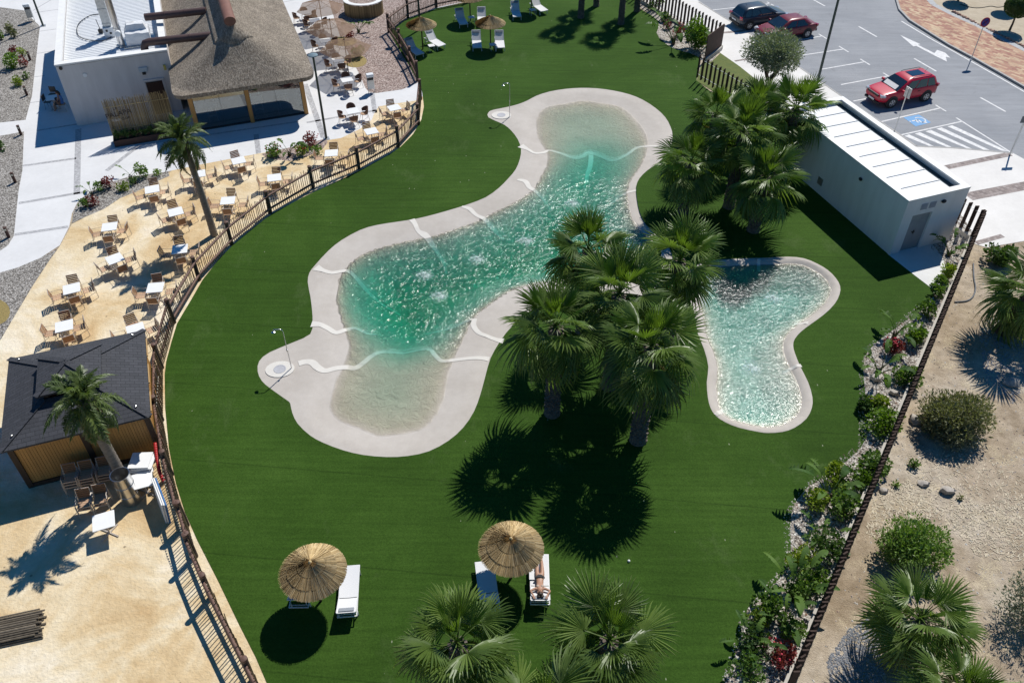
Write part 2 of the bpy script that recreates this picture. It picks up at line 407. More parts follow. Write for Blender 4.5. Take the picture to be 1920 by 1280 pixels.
WLINE = poly(spline([(1006,225),(1010,212),(1025,198),(1058,192),(1095,186),(1120,190),(1155,195),(1175,205),(1190,220),(1207,240),(1215,265),(1210,290),(1197,315),
 (1182,335),(1176,357),(1177,385),(1185,407),(1197,427),(1217,446),(1235,465),(1240,492),(1222,518),(1180,526),(1120,522),(1060,522),(1020,526),(985,532),
 (955,542),(917,567),(887,592),(870,627),(860,648),(842,692),(832,740),(822,767),(805,790),(785,804),(745,811),(712,815),(670,798),(637,786),(620,767),(620,747),(627,720),
 (635,697),(646,677),(655,648),(652,630),(645,610),(636,580),(632,558),(635,538),(636,520),(650,500),(672,480),(705,465),(742,455),(780,447),(817,440),(855,427),(885,417),
 (917,402),(955,383),(985,366),(1005,348),(1019,322),(1027,305),(1028,288),(1019,272),(1010,258),(1006,240)], 2))
DECK2 = poly(spline([(1440,484),(1477,482),(1507,485),(1532,495),(1552,507),(1567,522),(1575,537),(1574,552),(1565,570),(1545,590),(1519,609),(1502,622),(1490,636),(1487,648),
 (1490,662),(1500,687),(1515,717),(1523,745),(1522,765),(1512,785),(1490,802),(1467,810),(1440,812),(1422,810),(1385,802),(1360,792),(1342,780),(1332,765),(1327,745),(1325,717),
 (1328,688),(1320,655),(1308,625),(1302,590),(1292,555),(1288,525),(1298,503),(1325,491),(1360,487),(1400,485)], 2))
def grow(loop, d):
    """offset a closed loop outward by d metres"""
    n = len(loop); out = []
    area = sum(loop[i][0]*loop[(i+1) % n][1]-loop[(i+1) % n][0]*loop[i][1] for i in range(n)); sg = 1 if area > 0 else -1
    for i in range(n):
        a, b = Vector(loop[i-1]), Vector(loop[(i+1) % n]); t = (b-a).normalized()
        out.append((loop[i][0]+sg*t.y*d, loop[i][1]-sg*t.x*d))
    return out
M_TURF = turf(); M_SAND = sandmat(); M_DIRT = dirtmat(); M_ASPH = asphaltmat()
M_CONC = concretemat('pale_concrete', (.62,.62,.62), (.71,.71,.71), (0, 0))
M_PAVE = concretemat('pavement_concrete', (.66,.64,.61), (.75,.73,.70), None)
M_GREYG = gravelmat('grey_gravel', [(.14,.13,.12), (.30,.285,.26), (.44,.42,.39), (.56,.54,.51)], 16)
M_PINKG = gravelmat('pink_gravel', [(.20,.14,.12), (.38,.29,.26), (.50,.40,.36), (.60,.52,.48)], 15)
M_PEB = gravelmat('white_pebbles', [(.16,.13,.11), (.42,.38,.33), (.60,.56,.50), (.74,.72,.68)], 13, .05)
M_COB = brickmat('cobble_strip', [(.36,.36,.37), (.45,.45,.46), (.54,.54,.55)], .12, .12, -GRID, (.34,.34,.34))
M_REDP = brickmat('red_block_paving', [(.33,.16,.12), (.42,.24,.17), (.50,.33,.22), (.55,.42,.28)], .42, .22, rad(52), (.30,.24,.2))
M_BROWNP = brickmat('brown_block_paving', [(.22,.18,.17), (.30,.25,.23), (.38,.33,.31)], .2, .2, -GRID, (.2,.18,.17))
M_WHITE = mat('road_paint', (.74,.74,.73), (.48,.48,.49), 5, detail=8, rough=.6)
lawn_hole = grow(LAWN, -.6)
big = [(-700,-300),(700,-300),(700,900),(-700,900)]
struct(sheet('ground', big, -.012, M_DIRT, [lawn_hole]))
struct(sheet('lawn', LAWN, .02, M_TURF, [grow(DECK, -.03), grow(DECK2, -.03)]))
mb = MB()                                                      # turf edge: its 2 cm thickness
n = len(LAWN)
for i in range(n):
    a, b = LAWN[i], LAWN[(i+1) % n]; k = len(mb.v)
    mb.v += [(a[0],a[1],-.012),(b[0],b[1],-.012),(b[0],b[1],.02),(a[0],a[1],.02)]; mb.f.append((k,k+1,k+2,k+3))
struct(mb.build('lawn_edge', M_TURF))

SANDP = poly([(-260,1500),(600,1500),(520,1270),(400,1000),(350,880),(340,750),(350,640),(420,500),(520,410),(640,345),(750,285),(800,215),(798,178),(779,189),(745,194),(710,200),(702,212),(697,225),
 (675,242),(640,259),(615,263),(560,275),(480,289),(375,309),(322,320),(312,329),(295,340),(275,351),(252,361),(225,372),(195,392),(160,407),(135,420),(112,462),(95,485),(62,535),(32,585),(0,639),(-60,735),(-260,900)])
struct(sheet('sand_terrace', SANDP, .004, M_SAND))
CONCP = poly([(-330,300),(-330,-120),(1150,-120),(1150,-40),(892,-2),(790,24),(735,56),(750,90),(775,135),(800,180),(779,189),(745,194),(710,200),(702,212),(697,225),(675,242),(640,259),(615,263),(560,275),(480,289),
 (375,309),(322,320),(250,334),(195,352),(160,366),(145,380),(135,400),(130,424),(112,460),(75,484),(32,502),(0,511),(-60,520),(-330,560)])
struct(sheet('concrete_terrace', CONCP, .0, M_CONC))
# joints sawn into the concrete and strips of grey cobbles
def strip(name, a, b, wd, z, m, parent=None):
    a, b = Vector(a), Vector(b); t = (b-a).normalized(); nrm = Vector((-t.y, t.x))*wd/2
    mb = MB(); mb.v = [(*(a-nrm), z), (*(b-nrm), z), (*(b+nrm), z), (*(a+nrm), z)]; mb.f = [(0,1,2,3)]
    return mb.build(name, m, parent)
for i, (a, b, wd) in enumerate([((147,242),(144,364),.34),((35,381),(165,359),.22),((27,440),(128,425),.22),((42,311),(143,297),.2),((200,320),(262,272),.26),((572,158),(607,258),.34),
   ((560,175),(702,150),.0),((575,230),(705,207),.2),((697,170),(703,212),.3),((480,252),(485,288),.3),((70,245),(300,208),.16),((262,272),(560,228),.16)]):
    if wd: struct(strip('cobble_strip', at2(*a), at2(*b), wd, .004, M_COB))
M_JOINT = mat('joint_line', (.30,.30,.31), (.38,.38,.39))
for a, b in [((75,59),(105,55)),((68,101),(104,95)),((61,145),(84,142)),((55,193),(78,190)),((62,20),(96,0)),((420+90,9),(600,-10)),((66,24),(110,18))]:
    struct(strip('concrete_joint', at2(*a), at2(*b), .06, .004, M_JOINT))
for loop, m, nm in [
   ([(-330,14),(-100,10),(0,14),(45,20),(75,50),(69,100),(60,180),(48,225),(0,230),(-330,262)], M_GREYG, 'gravel_bed'),
   ([(-330,292),(0,255),(45,247),(42,320),(35,357),(26,442),(15,460),(0,470),(-330,520)], M_GREYG, 'gravel_bed'),
   ([(0,511),(32,502),(75,484),(108,466),(95,485),(62,535),(32,585),(0,639),(-60,735),(-330,1050),(-330,560),(-60,520)], M_GREYG, 'gravel_bed'),
   ([(135,418),(138,395),(150,375),(170,359),(205,343),(240,332),(315,322),(318,330),(295,340),(275,351),(252,361),(225,372),(195,392),(160,407)], M_GREYG, 'gravel_bed'),
   ([(490,289),(560,273),(612,260),(614,268),(603,282),(575,294),(545,302),(515,300),(497,294)], M_PINKG, 'gravel_bed'),
   ([(666,124),(677,146),(685,165),(691,172),(705,175),(754,168),(768,162),(785,155),(760,105),(735,62),(765,34),(820,14),(892,-2),(1000,-40),(1000,-80),(640,-80),(605,-40),(622,20),(640,75)], M_PINKG, 'gravel_bed')]:
    struct(sheet(nm, poly(loop), .006, m))
M_PAD = concretemat('path_concrete', (.62,.62,.61), (.70,.70,.69))
M_STEELEDGE = mat('bed_edging', (.16,.13,.11), (.10,.085,.075), rough=.6)
# yellow dry patch and lawn-coloured bed inside the left gravel
M_DRYG = mat('dry_grass_soil', (.36,.27,.09), (.22,.17,.06), 14, bump=.03)
for c, rx, ry in [((-8,585),27,24),((520,293),0,0),((690-24,115),22,12),((643,78),26,9)]:
    if rx: struct(sheet('soil_patch', poly([(c[0]+rx*math.cos(k*.3927), c[1]+ry*math.sin(k*.3927)) for k in range(16)]), .009, M_DRYG))

# pebble bed along the right fence, dry earth beyond, paving round the plant house
PEBP = poly([(1775,500),(1740,462),(1800,400),(1830,445),(1822,455),(1790,538),(1747,642),(1690,784),(1615,959),(1540,1137),(1482,1282),(1455,1350),(1320,1350),(1350,1277),(1372,1217),(1390,1150),(1430,1100),(1470,1060),
 (1470,960),(1500,915),(1560,870),(1610,830),(1610,700),(1625,650),(1700,590),(1757,547)])
struct(sheet('pebble_bed', PEBP, .006, M_PEB))
struct(sheet('pebble_bed', poly([(1150,-60),(1196,10),(1225,32),(1230,72),(1260,95),(1311,112),(1335,116),(1350,93),(1290,58),(1210,10),(1190,-60)]), .006, M_PEB))
struct(sheet('entrance_pad', poly([(1664,477),(1715,517),(1756,548),(1774,507),(1767,483),(1750,461),(1735,452),(1690,455)]), .026, M_PAD))
PAVEP = poly([(1180,-110),(1302,-3),(1369,40),(1400,59),(1480,113),(1575,178),(1689,253),(1718,274),(1787,277),(1858,283),(1899,287),(1960,320),(2150,430),(2150,440),(1920,452),(1850,464),(1830,458),(1790,428),(1700,400),(1560,330),(1445,182),(1412,145),(1351,100),(1345,92),(1290,56),(1215,12),(1120,-60)])
struct(sheet('pavement', PAVEP, .004, M_PAVE))
M_GRASS = mat('olive_grass', (.13,.15,.035), (.085,.12,.03), 2.5, bump=.03, rough=.9)
struct(sheet('verge_grass', poly([(1351,100),(1387,125),(1412,145),(1460,180),(1500,215),(1400,208),(1345,176),(1306,152),(1316,118),(1334,116)]), .008, M_GRASS))
for a, b, wd in [((1775,314),(1894,289),.42),((1815,369),(1935,346),.75),((1830,456),(1880,442),.3),((1355,62),(1400,58),.3),((1378,115),(1408,110),.2)]:
    struct(strip('paving_band', at2(*a), at2(*b), wd, .009, M_BROWNP))
ROADP = poly([(1100,-160),(1302,-3),(1400,59),(1480,113),(1575,178),(1689,253),(1718,274),(1787,277),(1858,283),(1899,287),(1960,320),(2150,430),(2150,310),(1990,212),(1920,168),(1880,145),(1827,115),(1780,90),(1740,65),(1705,43),(1686,22),(1679,0),(1672,-40),(1672,-160)])
struct(sheet('asphalt_road', ROADP, -.004, M_ASPH))
KERB = [(1672,-70),(1674,-30),(1680,0),(1686,20),(1705,40),(1740,62),(1780,87),(1827,112),(1880,142),(1920,165),(2000,213),(2150,300)]
INNER = [(2150,210),(2000,135),(1920,97),(1877,75),(1830,50),(1785,30),(1750,12),(1735,-5),(1735,-70)]
KW = poly(KERB); IW = poly(INNER)
mb = MB(); mb.prism(KW + IW, -.02, .12); struct(mb.build('block_pavement', M_REDP))
M_KERB = mat('kerb_stone', (.42,.41,.39), (.32,.31,.30), rough=.8)
def ribbon(pts, wd, z0, z1, name, m):
    mb = MB()
    for a, b in zip(pts, pts[1:]): mb.bar((a[0],a[1],(z0+z1)/2), (b[0],b[1],(z0+z1)/2), wd, z1-z0)
    return struct(mb.build(name, m))
ribbon(KW, .16, -.03, .125, 'kerb', M_KERB)
ribbon(IW, .5, -.03, .124, 'border_strip', mat('grey_border', (.40,.41,.42), (.32,.33,.34)))
struct(sheet('sandy_island', IW + [at2(2150,-160), at2(1735,-160)], .10, mat('pale_sand', (.50,.43,.33), (.40,.34,.25), 1.2, bump=.05, rough=.95)))
ribbon(poly([(1310,4),(1400,59.5),(1480,113.5),(1575,178.5),(1689,253.5),(1718,274.5),(1787,277.5),(1858,283.5),(1899,287.5)]), .12, -.02, .014, 'kerb', M_KERB)

# painted markings
def paint(pts, nm='road_marking', m=None):
    return struct(sheet(nm, [at2(*p) for p in pts], .003, m or M_WHITE))
def pline(a, b, wd=.11): struct(strip('road_marking', at2(*a), at2(*b), wd, .002, M_WHITE))
for a, b in [((1525,0),(1547,12)),((1610,50),(1644,69.5)),((1714,110),(1755.5,134)),((1838,183),(1885.5,209.5)),((1455,-43),(1480,-27))]: pline(a, b, .13)
for a, b in [((1573,87),(1591,98)),((1613,111),(1631,122)),((1656,137),(1674,148)),((1697,163),(1717,175)),((1754,197),(1774,209)),((1535,64),(1550,73)),((1438,4),(1451,11)),((1793,221),(1894,285))]: pline(a, b)
for a, b in [((1581,92.5),(1490,106)),((1620,116.5),(1536,131)),((1664,143),(1577,159)),((1706,169),(1600,190)),((1762,203),(1650,229)),((1803,228),(1690,253)),((1541,68),(1450,84)),((1445,7),(1330,20))]: pline(a, b)
for a, b in zip([(1690,40),(1745,73),(1790,98),(1827,119),(1880,149),(1925,175)], [(1745,73),(1790,98),(1827,119),(1880,149),(1925,175),(2000,220)]): pline(a, b, .12)
Z = lambda x, y: (1600+x/5.82, 120+y/5.82)
for q in [[(555,787),(610,770),(880,899),(820,894)],[(670,762),(725,745),(1075,909),(1010,904)],[(785,737),(845,720),(1300,929),(1235,921)],[(905,707),(965,694),(1490,942),(1420,937)],[(1025,682),(1080,670),(1690,954),(1620,949)]]:
    paint([Z(*p) for p in q])
paint([(1687.5,66),(1726,83.5),(1721,84.5),(1752,100),(1757,94),(1772,99),(1782,109),(1773.5,107),(1775.5,116),(1750,103.5),(1718,86.5),(1712.5,87.5)])
M_BLUEP = mat('blue_road_paint', (.16,.36,.62), (.12,.29,.53), 8)
paint([Z(545,585),Z(715,553),Z(848,640),Z(680,683)], 'disabled_bay_marking', M_BLUEP)
o0, ux, uy = at(*Z(697,618)), Vector((math.cos(GRID), math.sin(GRID))), Vector((-math.sin(GRID), math.cos(GRID)))
mb = MB()                                                      # wheelchair symbol
def sym(a, b, wd=.09):
    pa = Vector((o0.x, o0.y)) + ux*a[0] + uy*a[1]; pb = Vector((o0.x, o0.y)) + ux*b[0] + uy*b[1]
    t = (pb-pa).normalized(); nn = Vector((-t.y, t.x))*wd/2; k = len(mb.v)
    mb.v += [(*(pa-nn), .0065), (*(pb-nn), .0065), (*(pb+nn), .0065), (*(pa+nn), .0065)]; mb.f.append((k,k+1,k+2,k+3))
for k in range(12): sym((.22+.32*math.cos(-1.9+k*.33), .32*math.sin(-1.9+k*.33)), (.22+.32*math.cos(-1.9+(k+1)*.33), .32*math.sin(-1.9+(k+1)*.33)), .08)
for a, b in [((-.35,.05),(.12,.05)),((.1,.08),(.1,-.3)),((.1,-.3),(.4,-.42)),((-.1,.05),(-.1,-.25)),((-.55,.05),(-.45,.05))]: sym(a, b, .1)
struct(mb.build('disabled_symbol', M_WHITE))

# ---------------------------------------------------------------- the two pools
def sdist(P, loop):
    """signed distance of the points P (n,2) to a loop, positive inside"""
    L = np.array(loop); A = L; B = np.roll(L, -1, 0); d = np.full(len(P), 1e9); ins = np.zeros(len(P), bool)
    for a, b in zip(A, B):
        ab = b-a; t = np.clip(((P-a) @ ab)/(ab @ ab+1e-12), 0, 1); d = np.minimum(d, np.hypot(*(P-a-t[:, None]*ab).T))
        cr = (a[1] > P[:, 1]) != (b[1] > P[:, 1])
        xi = (b[0]-a[0])*(P[:, 1]-a[1])/(b[1]-a[1]+1e-12)+a[0]; ins ^= cr & (P[:, 0] < xi)
    return np.where(ins, d, -d)
def sstep(a, b, x): t = np.clip((x-a)/(b-a), 0, 1); return t*t*(3-2*t)
WL = -.10
def bottom1(P):
    d = sdist(P, WLINE); m = sstep(26, 31.5, P[:, 1])*sstep(47.5, 38, P[:, 1])
    deep = np.minimum(.09+1.55*m, np.maximum(d, 0)*(.045+.50*m))
    return np.where(d > 0, WL-deep, WL+.115*np.clip(-d/1.0, 0, 1))
INNER2 = grow(DECK2, -.42)
def bottom2(P):
    d = sdist(P, INNER2)
    return np.where(d > 0, WL-np.minimum(.95, d*.75), WL+.16*sstep(0, .3, -d)-.035*sstep(.25, .42, -d))
def heightmesh(name, loop, fn, m, step):
    xs = [p[0] for p in loop]; ys = [p[1] for p in loop]
    gx, gy = np.meshgrid(np.arange(min(xs), max(xs), step), np.arange(min(ys), max(ys), step)); G = np.c_[gx.ravel(), gy.ravel()]
    G = G[sdist(G, loop) > step*.5]
    vs = [Vector(p) for p in loop] + [Vector(p) for p in G]; n = len(loop)
    v, e, f, _, _, _ = geometry.delaunay_2d_cdt(vs, [(i, (i+1) % n) for i in range(n)], [], 1, 1e-6)
    P = np.array([(p.x, p.y) for p in v]); z = fn(P)
    mb = MB(); mb.v = [(p[0], p[1], h) for p, h in zip(P, z)]; mb.f = [tuple(t) for t in f]
    return mb, P
def deckmat():
    t = NT('pool_sand_resin'); t.rough(.75, .3); vec = t.coord()
    col = t.ramp(t.noise(.5, 5, .6, vec), [(.3, (.44,.40,.355)), (.7, (.515,.475,.43))])
    col = t.mix(.5, col, t.ramp(t.noise(3, 6, .7, vec), [(.3, (.88,.87,.86)), (.7, (1.06,1.06,1.06))]), 'MULTIPLY')
    col = t.mix(.5, col, t.ramp(t.noise(75, 2, .7, vec), [(.3, (.72,.72,.72)), (.7, (1.2,1.2,1.2))]), 'MULTIPLY')
    # the sand-coloured coat is warmer below the waterline, with silt left by the water
    sx = t.n('ShaderNodeSeparateXYZ'); t.l(vec, sx.inputs[0])
    mr = t.n('ShaderNodeMapRange'); mr.inputs[1].default_value = WL+.006; mr.inputs[2].default_value = WL-.02; t.l(sx.outputs[2], mr.inputs[0])
    col = t.mix(mr.outputs[0], col, t.mix(1.0, col, (.90,.90,.80,1), 'MULTIPLY'))
    t.base(col)
    rip = t.n('ShaderNodeMath', operation='MULTIPLY'); t.l(t.noise(2.6, 5, .62, vec, 1.2), rip.inputs[0]); t.l(mr.outputs[0], rip.inputs[1])
    hh = t.n('ShaderNodeMath', operation='MULTIPLY_ADD'); t.l(t.noise(60, 3, .6, vec), hh.inputs[0]); hh.inputs[1].default_value = .02; t.l(rip.outputs[0], hh.inputs[2])
    t.bump(hh.outputs[0], .10, 1.0); return t.m
M_DECK = deckmat()
M_BAND = mat('cream_deck_coat', (.66,.63,.57), (.60,.57,.52), 4, rough=.75)
deck_objs = []
for nm, loop, fn, step in (('pool_basin', DECK, bottom1, .22), ('pool_basin', DECK2, bottom2, .16)):
    mb, P = heightmesh(nm, loop, fn, M_DECK, step); o = mb.build(nm, M_DECK, None, 60); struct(o); deck_objs.append(o)
def band(pts, widths, fn, parent):
    C2 = spline([at2(*p) for p in pts], 10, False); n = len(C2); mb = MB(); rows = []
    for i, p in enumerate(C2):
        t = (Vector(C2[min(i+1, n-1)])-Vector(C2[max(i-1, 0)])).normalized(); nn = Vector((-t.y, t.x))
        f = i/(n-1)*(len(widths)-1); k = min(int(f), len(widths)-2); wd = .56*(widths[k]+(widths[k+1]-widths[k])*(f-k))
        for s in (-.5, -.17, .17, .5): rows.append(tuple(Vector(p)+nn*wd*s))
    z = fn(np.array(rows))+.014
    mb.v = [(r[0], r[1], h) for r, h in zip(rows, z)]
    for i in range(n-1):
        for s in range(3): mb.f.append((i*4+s, (i+1)*4+s, (i+1)*4+s+1, i*4+s+1))
    return mb.build('cream_band', M_BAND, parent)
B1 = deck_objs[0]
for pts, ws in [
   ([(592,502),(605,507),(622,510),(640,506),(655,504),(670,512),(685,522),(710,535),(745,542)], [.9,.45,.4,.35,.35,.4,.4,.3,.2]),
   ([(584,608),(600,609),(615,615),(630,622),(648,615),(665,608),(685,612),(705,610)], [.75,.5,.5,.45,.4,.3,.3,.2]),
   ([(560,682),(572,679),(585,680),(597,690),(610,694),(630,688),(650,685),(665,686),(680,676),(697,660),(715,650),(750,646),(785,642),(805,645),(815,660),(828,672),(850,672),(880,671),(905,672),(917,674)], [.6,.55,.6,.6,.45,.45,.5,.45,.4,.35,.3,.3,.3,.35,.35,.35,.35,.4,.5]),
   ([(772,412),(778,420),(784,432),(795,438),(803,444),(815,455),(830,468),(835,480)], [.6,.45,.4,.75,.6,.4,.3,.2]),
   ([(866,388),(880,392),(893,402),(910,408),(924,416),(945,425)], [.3,.5,.4,.5,.5,.2]),
   ([(970,338),(985,340),(993,350),(1003,354),(1020,363),(1035,372)], [.3,.6,.5,.5,.3,.2]),
   ([(976,274),(990,281),(1003,287),(1020,284),(1030,279),(1050,282),(1075,287),(1093,283),(1105,276),(1125,280),(1150,290),(1175,284),(1195,273),(1220,272),(1245,275)], [.9,.4,.35,.35,.3,.3,.35,.4,.5,.35,.35,.35,.35,.35,.4]),
   ([(1109,279),(1108,295),(1102,312),(1100,330)], [.5,.5,.4,.3]),
   ([(1194,356),(1178,358),(1160,362),(1145,370)], [.35,.3,.3,.2]),
   ([(890,595),(888,608),(897,622),(912,630),(930,637),(944,640)], [.4,.45,.4,.35,.4,.6]),
   ([(885,594),(860,600),(830,602),(795,597)], [.35,.3,.25,.2])]:
    band(pts, ws, bottom1, B1)
for pts, ws in [([(1342,779),(1352,770),(1358,762)], [.35,.35,.3]),([(1502,686),(1488,688),(1470,690)], [.35,.3,.25]),([(1515,607),(1500,604),(1490,600)], [.4,.4,.3]),([(1422,486),(1424,500)], [.3,.3])]:
    band(pts, ws, bottom2, deck_objs[1])
# shower drain pads (cream rings with a grey cover)
for (x, y) in ((525,693),(940,217)):
    c = at(x, y); mb = MB(); P = [(c.x+.62*math.cos(k*.3)*1.0, c.y+.5*math.sin(k*.3)) for k in range(21)]
    mb.prism(P, -.03, .045); mb.build('drain_pad', M_BAND, B1)
    mb = MB(); mb.lathe([(.0,.0),(.2,.0),(.22,.008),(.26,.008),(.27,0)], 20, (c.x, c.y, .047)); mb.build('drain_cover', mat('drain_grey', (.45,.45,.47), (.38,.38,.4)), B1)
JETS = [(795,517,.55),(893,487,.55),(822,556,.6),(1072,382,.6),(985,452,.6),(1407,690,.5),(1448,560,.55)]
def water(name, loop, fn, m, choppy, label):
    mb, P = heightmesh(name, loop, lambda P: np.full(len(P), WL), m, .3)
    n = len(mb.v); z = fn(P)
    low = [(p[0], p[1], min(h, WL-.004)-.05) for p, h in zip(P, z)]; top = list(mb.f)
    from collections import Counter
    ed = Counter(); dirn = {}
    for f in top:
        for i in range(len(f)):
            a, b = f[i], f[(i+1) % len(f)]; ed[frozenset((a, b))] += 1; dirn[frozenset((a, b))] = (a, b)
    mb.v += low; mb.f += [tuple(i+n for i in reversed(f)) for f in top]
    for k, c in ed.items():
        if c == 1: a, b = dirn[k]; mb.f.append((b, a, a+n, b+n))
    o = mb.build(name, m, None, 30)
    at_ = o.data.attributes.new('chop', 'FLOAT', 'POINT'); vals = choppy(P); at_.data.foreach_set('value', np.r_[vals, vals].astype(np.float32))
    return struct(o)
JW = [np.array(at2(x, y)) for x, y, r in JETS]
def chop1(P):
    m = sstep(24.5, 29, P[:, 1])*sstep(48, 40, P[:, 1])
    j = sum(np.exp(-((P-c)**2).sum(1)/9.0) for c in JW[:5])
    return np.clip(.10+.20*m+.10*np.clip(j, 0, 1)*m, 0, 1)
water('pool_water', grow(WLINE, .25), bottom1, watermat('pool_water', (.03,.89,.79,1), 1.15, 1.8, .20), chop1, '')
water('pool_water', grow(INNER2, .2), bottom2, watermat('small_pool_water', (.10,.80,.80,1), .9, 3.0, .042, 1.36), lambda P: np.full(len(P), .6), '')

# ---------------------------------------------------------------- buildings (u, v = site grid axes)
U = Vector((math.cos(GRID), math.sin(GRID), 0)); V = Vector((-math.sin(GRID), math.cos(GRID), 0))
def uvp(u, v, z=0): return U*u + V*v + Vector((0, 0, z))
M_STUC = mat('white_render', (.65,.63,.62), (.55,.53,.52), 2.2, rough=.85, bump=.004, stretch=(1,1,.2))
M_STUCW = mat('bright_render', (.83,.83,.825), (.74,.74,.73), 2.2, rough=.8, bump=.003, stretch=(1,1,.18))
M_CAP = mat('white_coping', (.80,.80,.78), (.72,.72,.70), 3, rough=.6)
M_MET = mat('white_sheet_metal', (.74,.76,.77), (.68,.70,.72), 4, rough=.45, metal=0, spec=.5)
M_STEEL = mat('stainless_steel', (.62,.62,.62), (.50,.50,.50), 6, rough=.28, metal=1)
M_GALV = mat('galvanised_steel', (.55,.57,.58), (.42,.44,.45), 8, rough=.45, metal=.9)
M_BLACK = mat('black_plastic', (.018,.018,.02), (.03,.03,.03), 8, rough=.5)
M_DGREEN = mat('dark_green_paint', (.03,.05,.045), (.04,.065,.055), 5, rough=.45)
M_DBROWN = mat('dark_brown_wood', (.055,.032,.02), (.035,.02,.013), 8, rough=.6, stretch=(1,1,.2))
M_TIMB = mat('golden_timber', (.50,.26,.075), (.36,.18,.05), 7, rough=.55, stretch=(1,1,.12), bump=.004, rand=.12)
M_RUST = mat('corten_steel', (.085,.042,.030), (.055,.030,.024), 5, rough=.75, bump=.004)
M_DUCT = mat('brown_duct_paint', (.10,.06,.055), (.075,.045,.04), 5, rough=.5)
M_REED = mat('reed_canes', (.36,.27,.13), (.20,.14,.07), 9, rough=.8, stretch=(1,1,.15), rand=.35)
M_GLASS = panemat()
M_DOOR = mat('grey_metal_door', (.36,.37,.38), (.30,.31,.32), 3, rough=.5)
M_SOIL = mat('planter_soil', (.07,.05,.035), (.04,.03,.02), 12, bump=.04)
def thatchmat():
    t = NT('weathered_thatch'); t.rough(.95, .15)
    vec = t.coord((1, .55, .4)); g = t.noise(13, 7, .8, vec); b = t.noise(1.0, 5, .6, t.coord())
    col = t.ramp(g, [(.32, (.10,.083,.066)), (.5, (.26,.225,.185)), (.68, (.53,.475,.405))])
    col = t.mix(.7, col, t.ramp(b, [(.3, (.68,.66,.64)), (.7, (1.2,1.17,1.12))]), 'MULTIPLY')
    t.base(col); t.bump(g, .09, 1.0); return t.m
M_THATCH = thatchmat()

# kitchen block: flat roof behind a parapet
k0 = uvp(-8.78, 54.1); kit = thing('kitchen_building', 'white rendered flat roofed kitchen block with parapet beside the thatched restaurant', 'building', k0, GRID)
KW_, KD_, KH_ = 6.28, 14.0, 3.9
mb = MB(); mb.box((KW_/2, .1, KH_/2-.05), (KW_, .2, KH_-.1)); mb.box((.1, KD_/2, KH_/2-.05), (.2, KD_-.4, KH_-.1)); mb.box((KW_-.1, KD_/2, KH_/2-.05), (.2, KD_-.4, KH_-.1)); mb.box((KW_/2, KD_-.1, KH_/2-.05), (KW_, .2, KH_-.1))
mb.build('wall', M_STUC, kit)
mb = MB(); mb.box((KW_/2, .16, KH_), (KW_+.06, .4, .1)); mb.box((.16, KD_/2, KH_), (.4, KD_-.726, .1)); mb.box((KW_-.16, KD_/2, KH_), (.4, KD_-.726, .1)); mb.box((KW_/2, KD_-.16, KH_), (KW_+.06, .4, .1))
mb.build('parapet_coping', M_CAP, kit)
mb = MB()                                                      # ribbed roof sheets
nr = 46; pr = [( .2 + (KD_-.4)*i/nr, 3.28 + (.045 if i % 2 else 0)) for i in range(nr+1)]
y = .2
while y < KD_-.35:
    k = len(mb.v); x0, x1 = .22, KW_-.22
    for (dy, dz) in ((0, 0), (.18, 0), (.20, .028), (.24, .028), (.26, 0)): mb.v += [(x0, y+dy, 3.28+dz), (x1, y+dy, 3.28+dz)]
    for j in range(4): mb.f.append((k+2*j, k+2*j+1, k+2*j+3, k+2*j+2))
    y += .26
mb.build('ribbed_roof', M_MET, kit)
mb = MB(); mb.box((5.05, -.02, 1.05), (.95, .06, 2.1)); mb.build('door', mat('dark_door', (.05,.022,.015), (.035,.016,.01)), kit)
mb = MB(); mb.box((4.5, -.03, 1.1), (.09, .08, 2.2)); mb.box((5.6, -.03, 1.1), (.09, .08, 2.2)); mb.box((5.05, -.03, 2.24), (1.19, .08, .09)); mb.build('door_frame', M_STUC, kit)
mb = MB(); mb.box((4.65, -.04, 2.95), (.5, .1, .26)); o = mb.build('vent_grille', mat('pale_grille', (.5,.56,.6), (.42,.48,.52)), kit)
mb = MB(); mb.box((4.65, -.09, 2.72), (.2, .12, .12)); mb.build('wall_lamp', M_BLACK, kit)
mb = MB(); mb.tube([(1.4,-.05,3.1),(1.4,.02,3.1)], .12, 16); mb.build('round_vent', M_MET, kit)
mb = MB(); mb.tube([(.25,-.05,3.7),(.25,.02,3.7)], .1, 14); mb.build('speaker_disc', M_BLACK, kit)
mb = MB(); mb.box((5.9,-.06,2.9), (.14,.12,.3)); mb.build('alarm_box', mat('yellow_plastic', (.6,.5,.12), (.5,.4,.1)), kit)

def local(p, o): return o.matrix_world.inverted() @ Vector(p)
# extraction plant on the kitchen roof
q = at(207, 66, 3.33); t0 = thing('square_extract_duct', 'tall square galvanised extract duct standing on the kitchen roof', 'duct', q, GRID)
mb = MB(); mb.box((0,0,1.55), (.5,.42,3.1)); bevel(mb.build('duct_shaft', M_GALV, t0), .02)
for z in (.8, 1.7, 2.6): mb = MB(); mb.box((0,0,z), (.56,.48,.05)); mb.build('duct_flange', M_GALV, t0)
mb = MB(); mb.box((0,-.12,.3), (.62,.5,.6)); bevel(mb.build('fan_box', M_MET, t0), .02)
for x, z in ((-.1,.42),(.1,.25)): mb = MB(); mb.box((x,-.38,z), (.12,.03,.12)); mb.build('switch_plate', M_BLACK, t0)
q = at(229, 86, 3.33); t0 = thing('steel_flue_pipe', 'round stainless flue pipe with a collar on the kitchen roof', 'pipe', q, GRID)
mb = MB(); mb.tube([(0,0,0),(0,0,2.9)], .2, 18); mb.build('flue', M_STEEL, t0, 40)
for z, r_ in ((0,.33),(1.1,.23)): mb = MB(); mb.tube([(0,0,z),(0,0,z+.07)], r_, 18); mb.build('collar', M_STEEL, t0, 40)
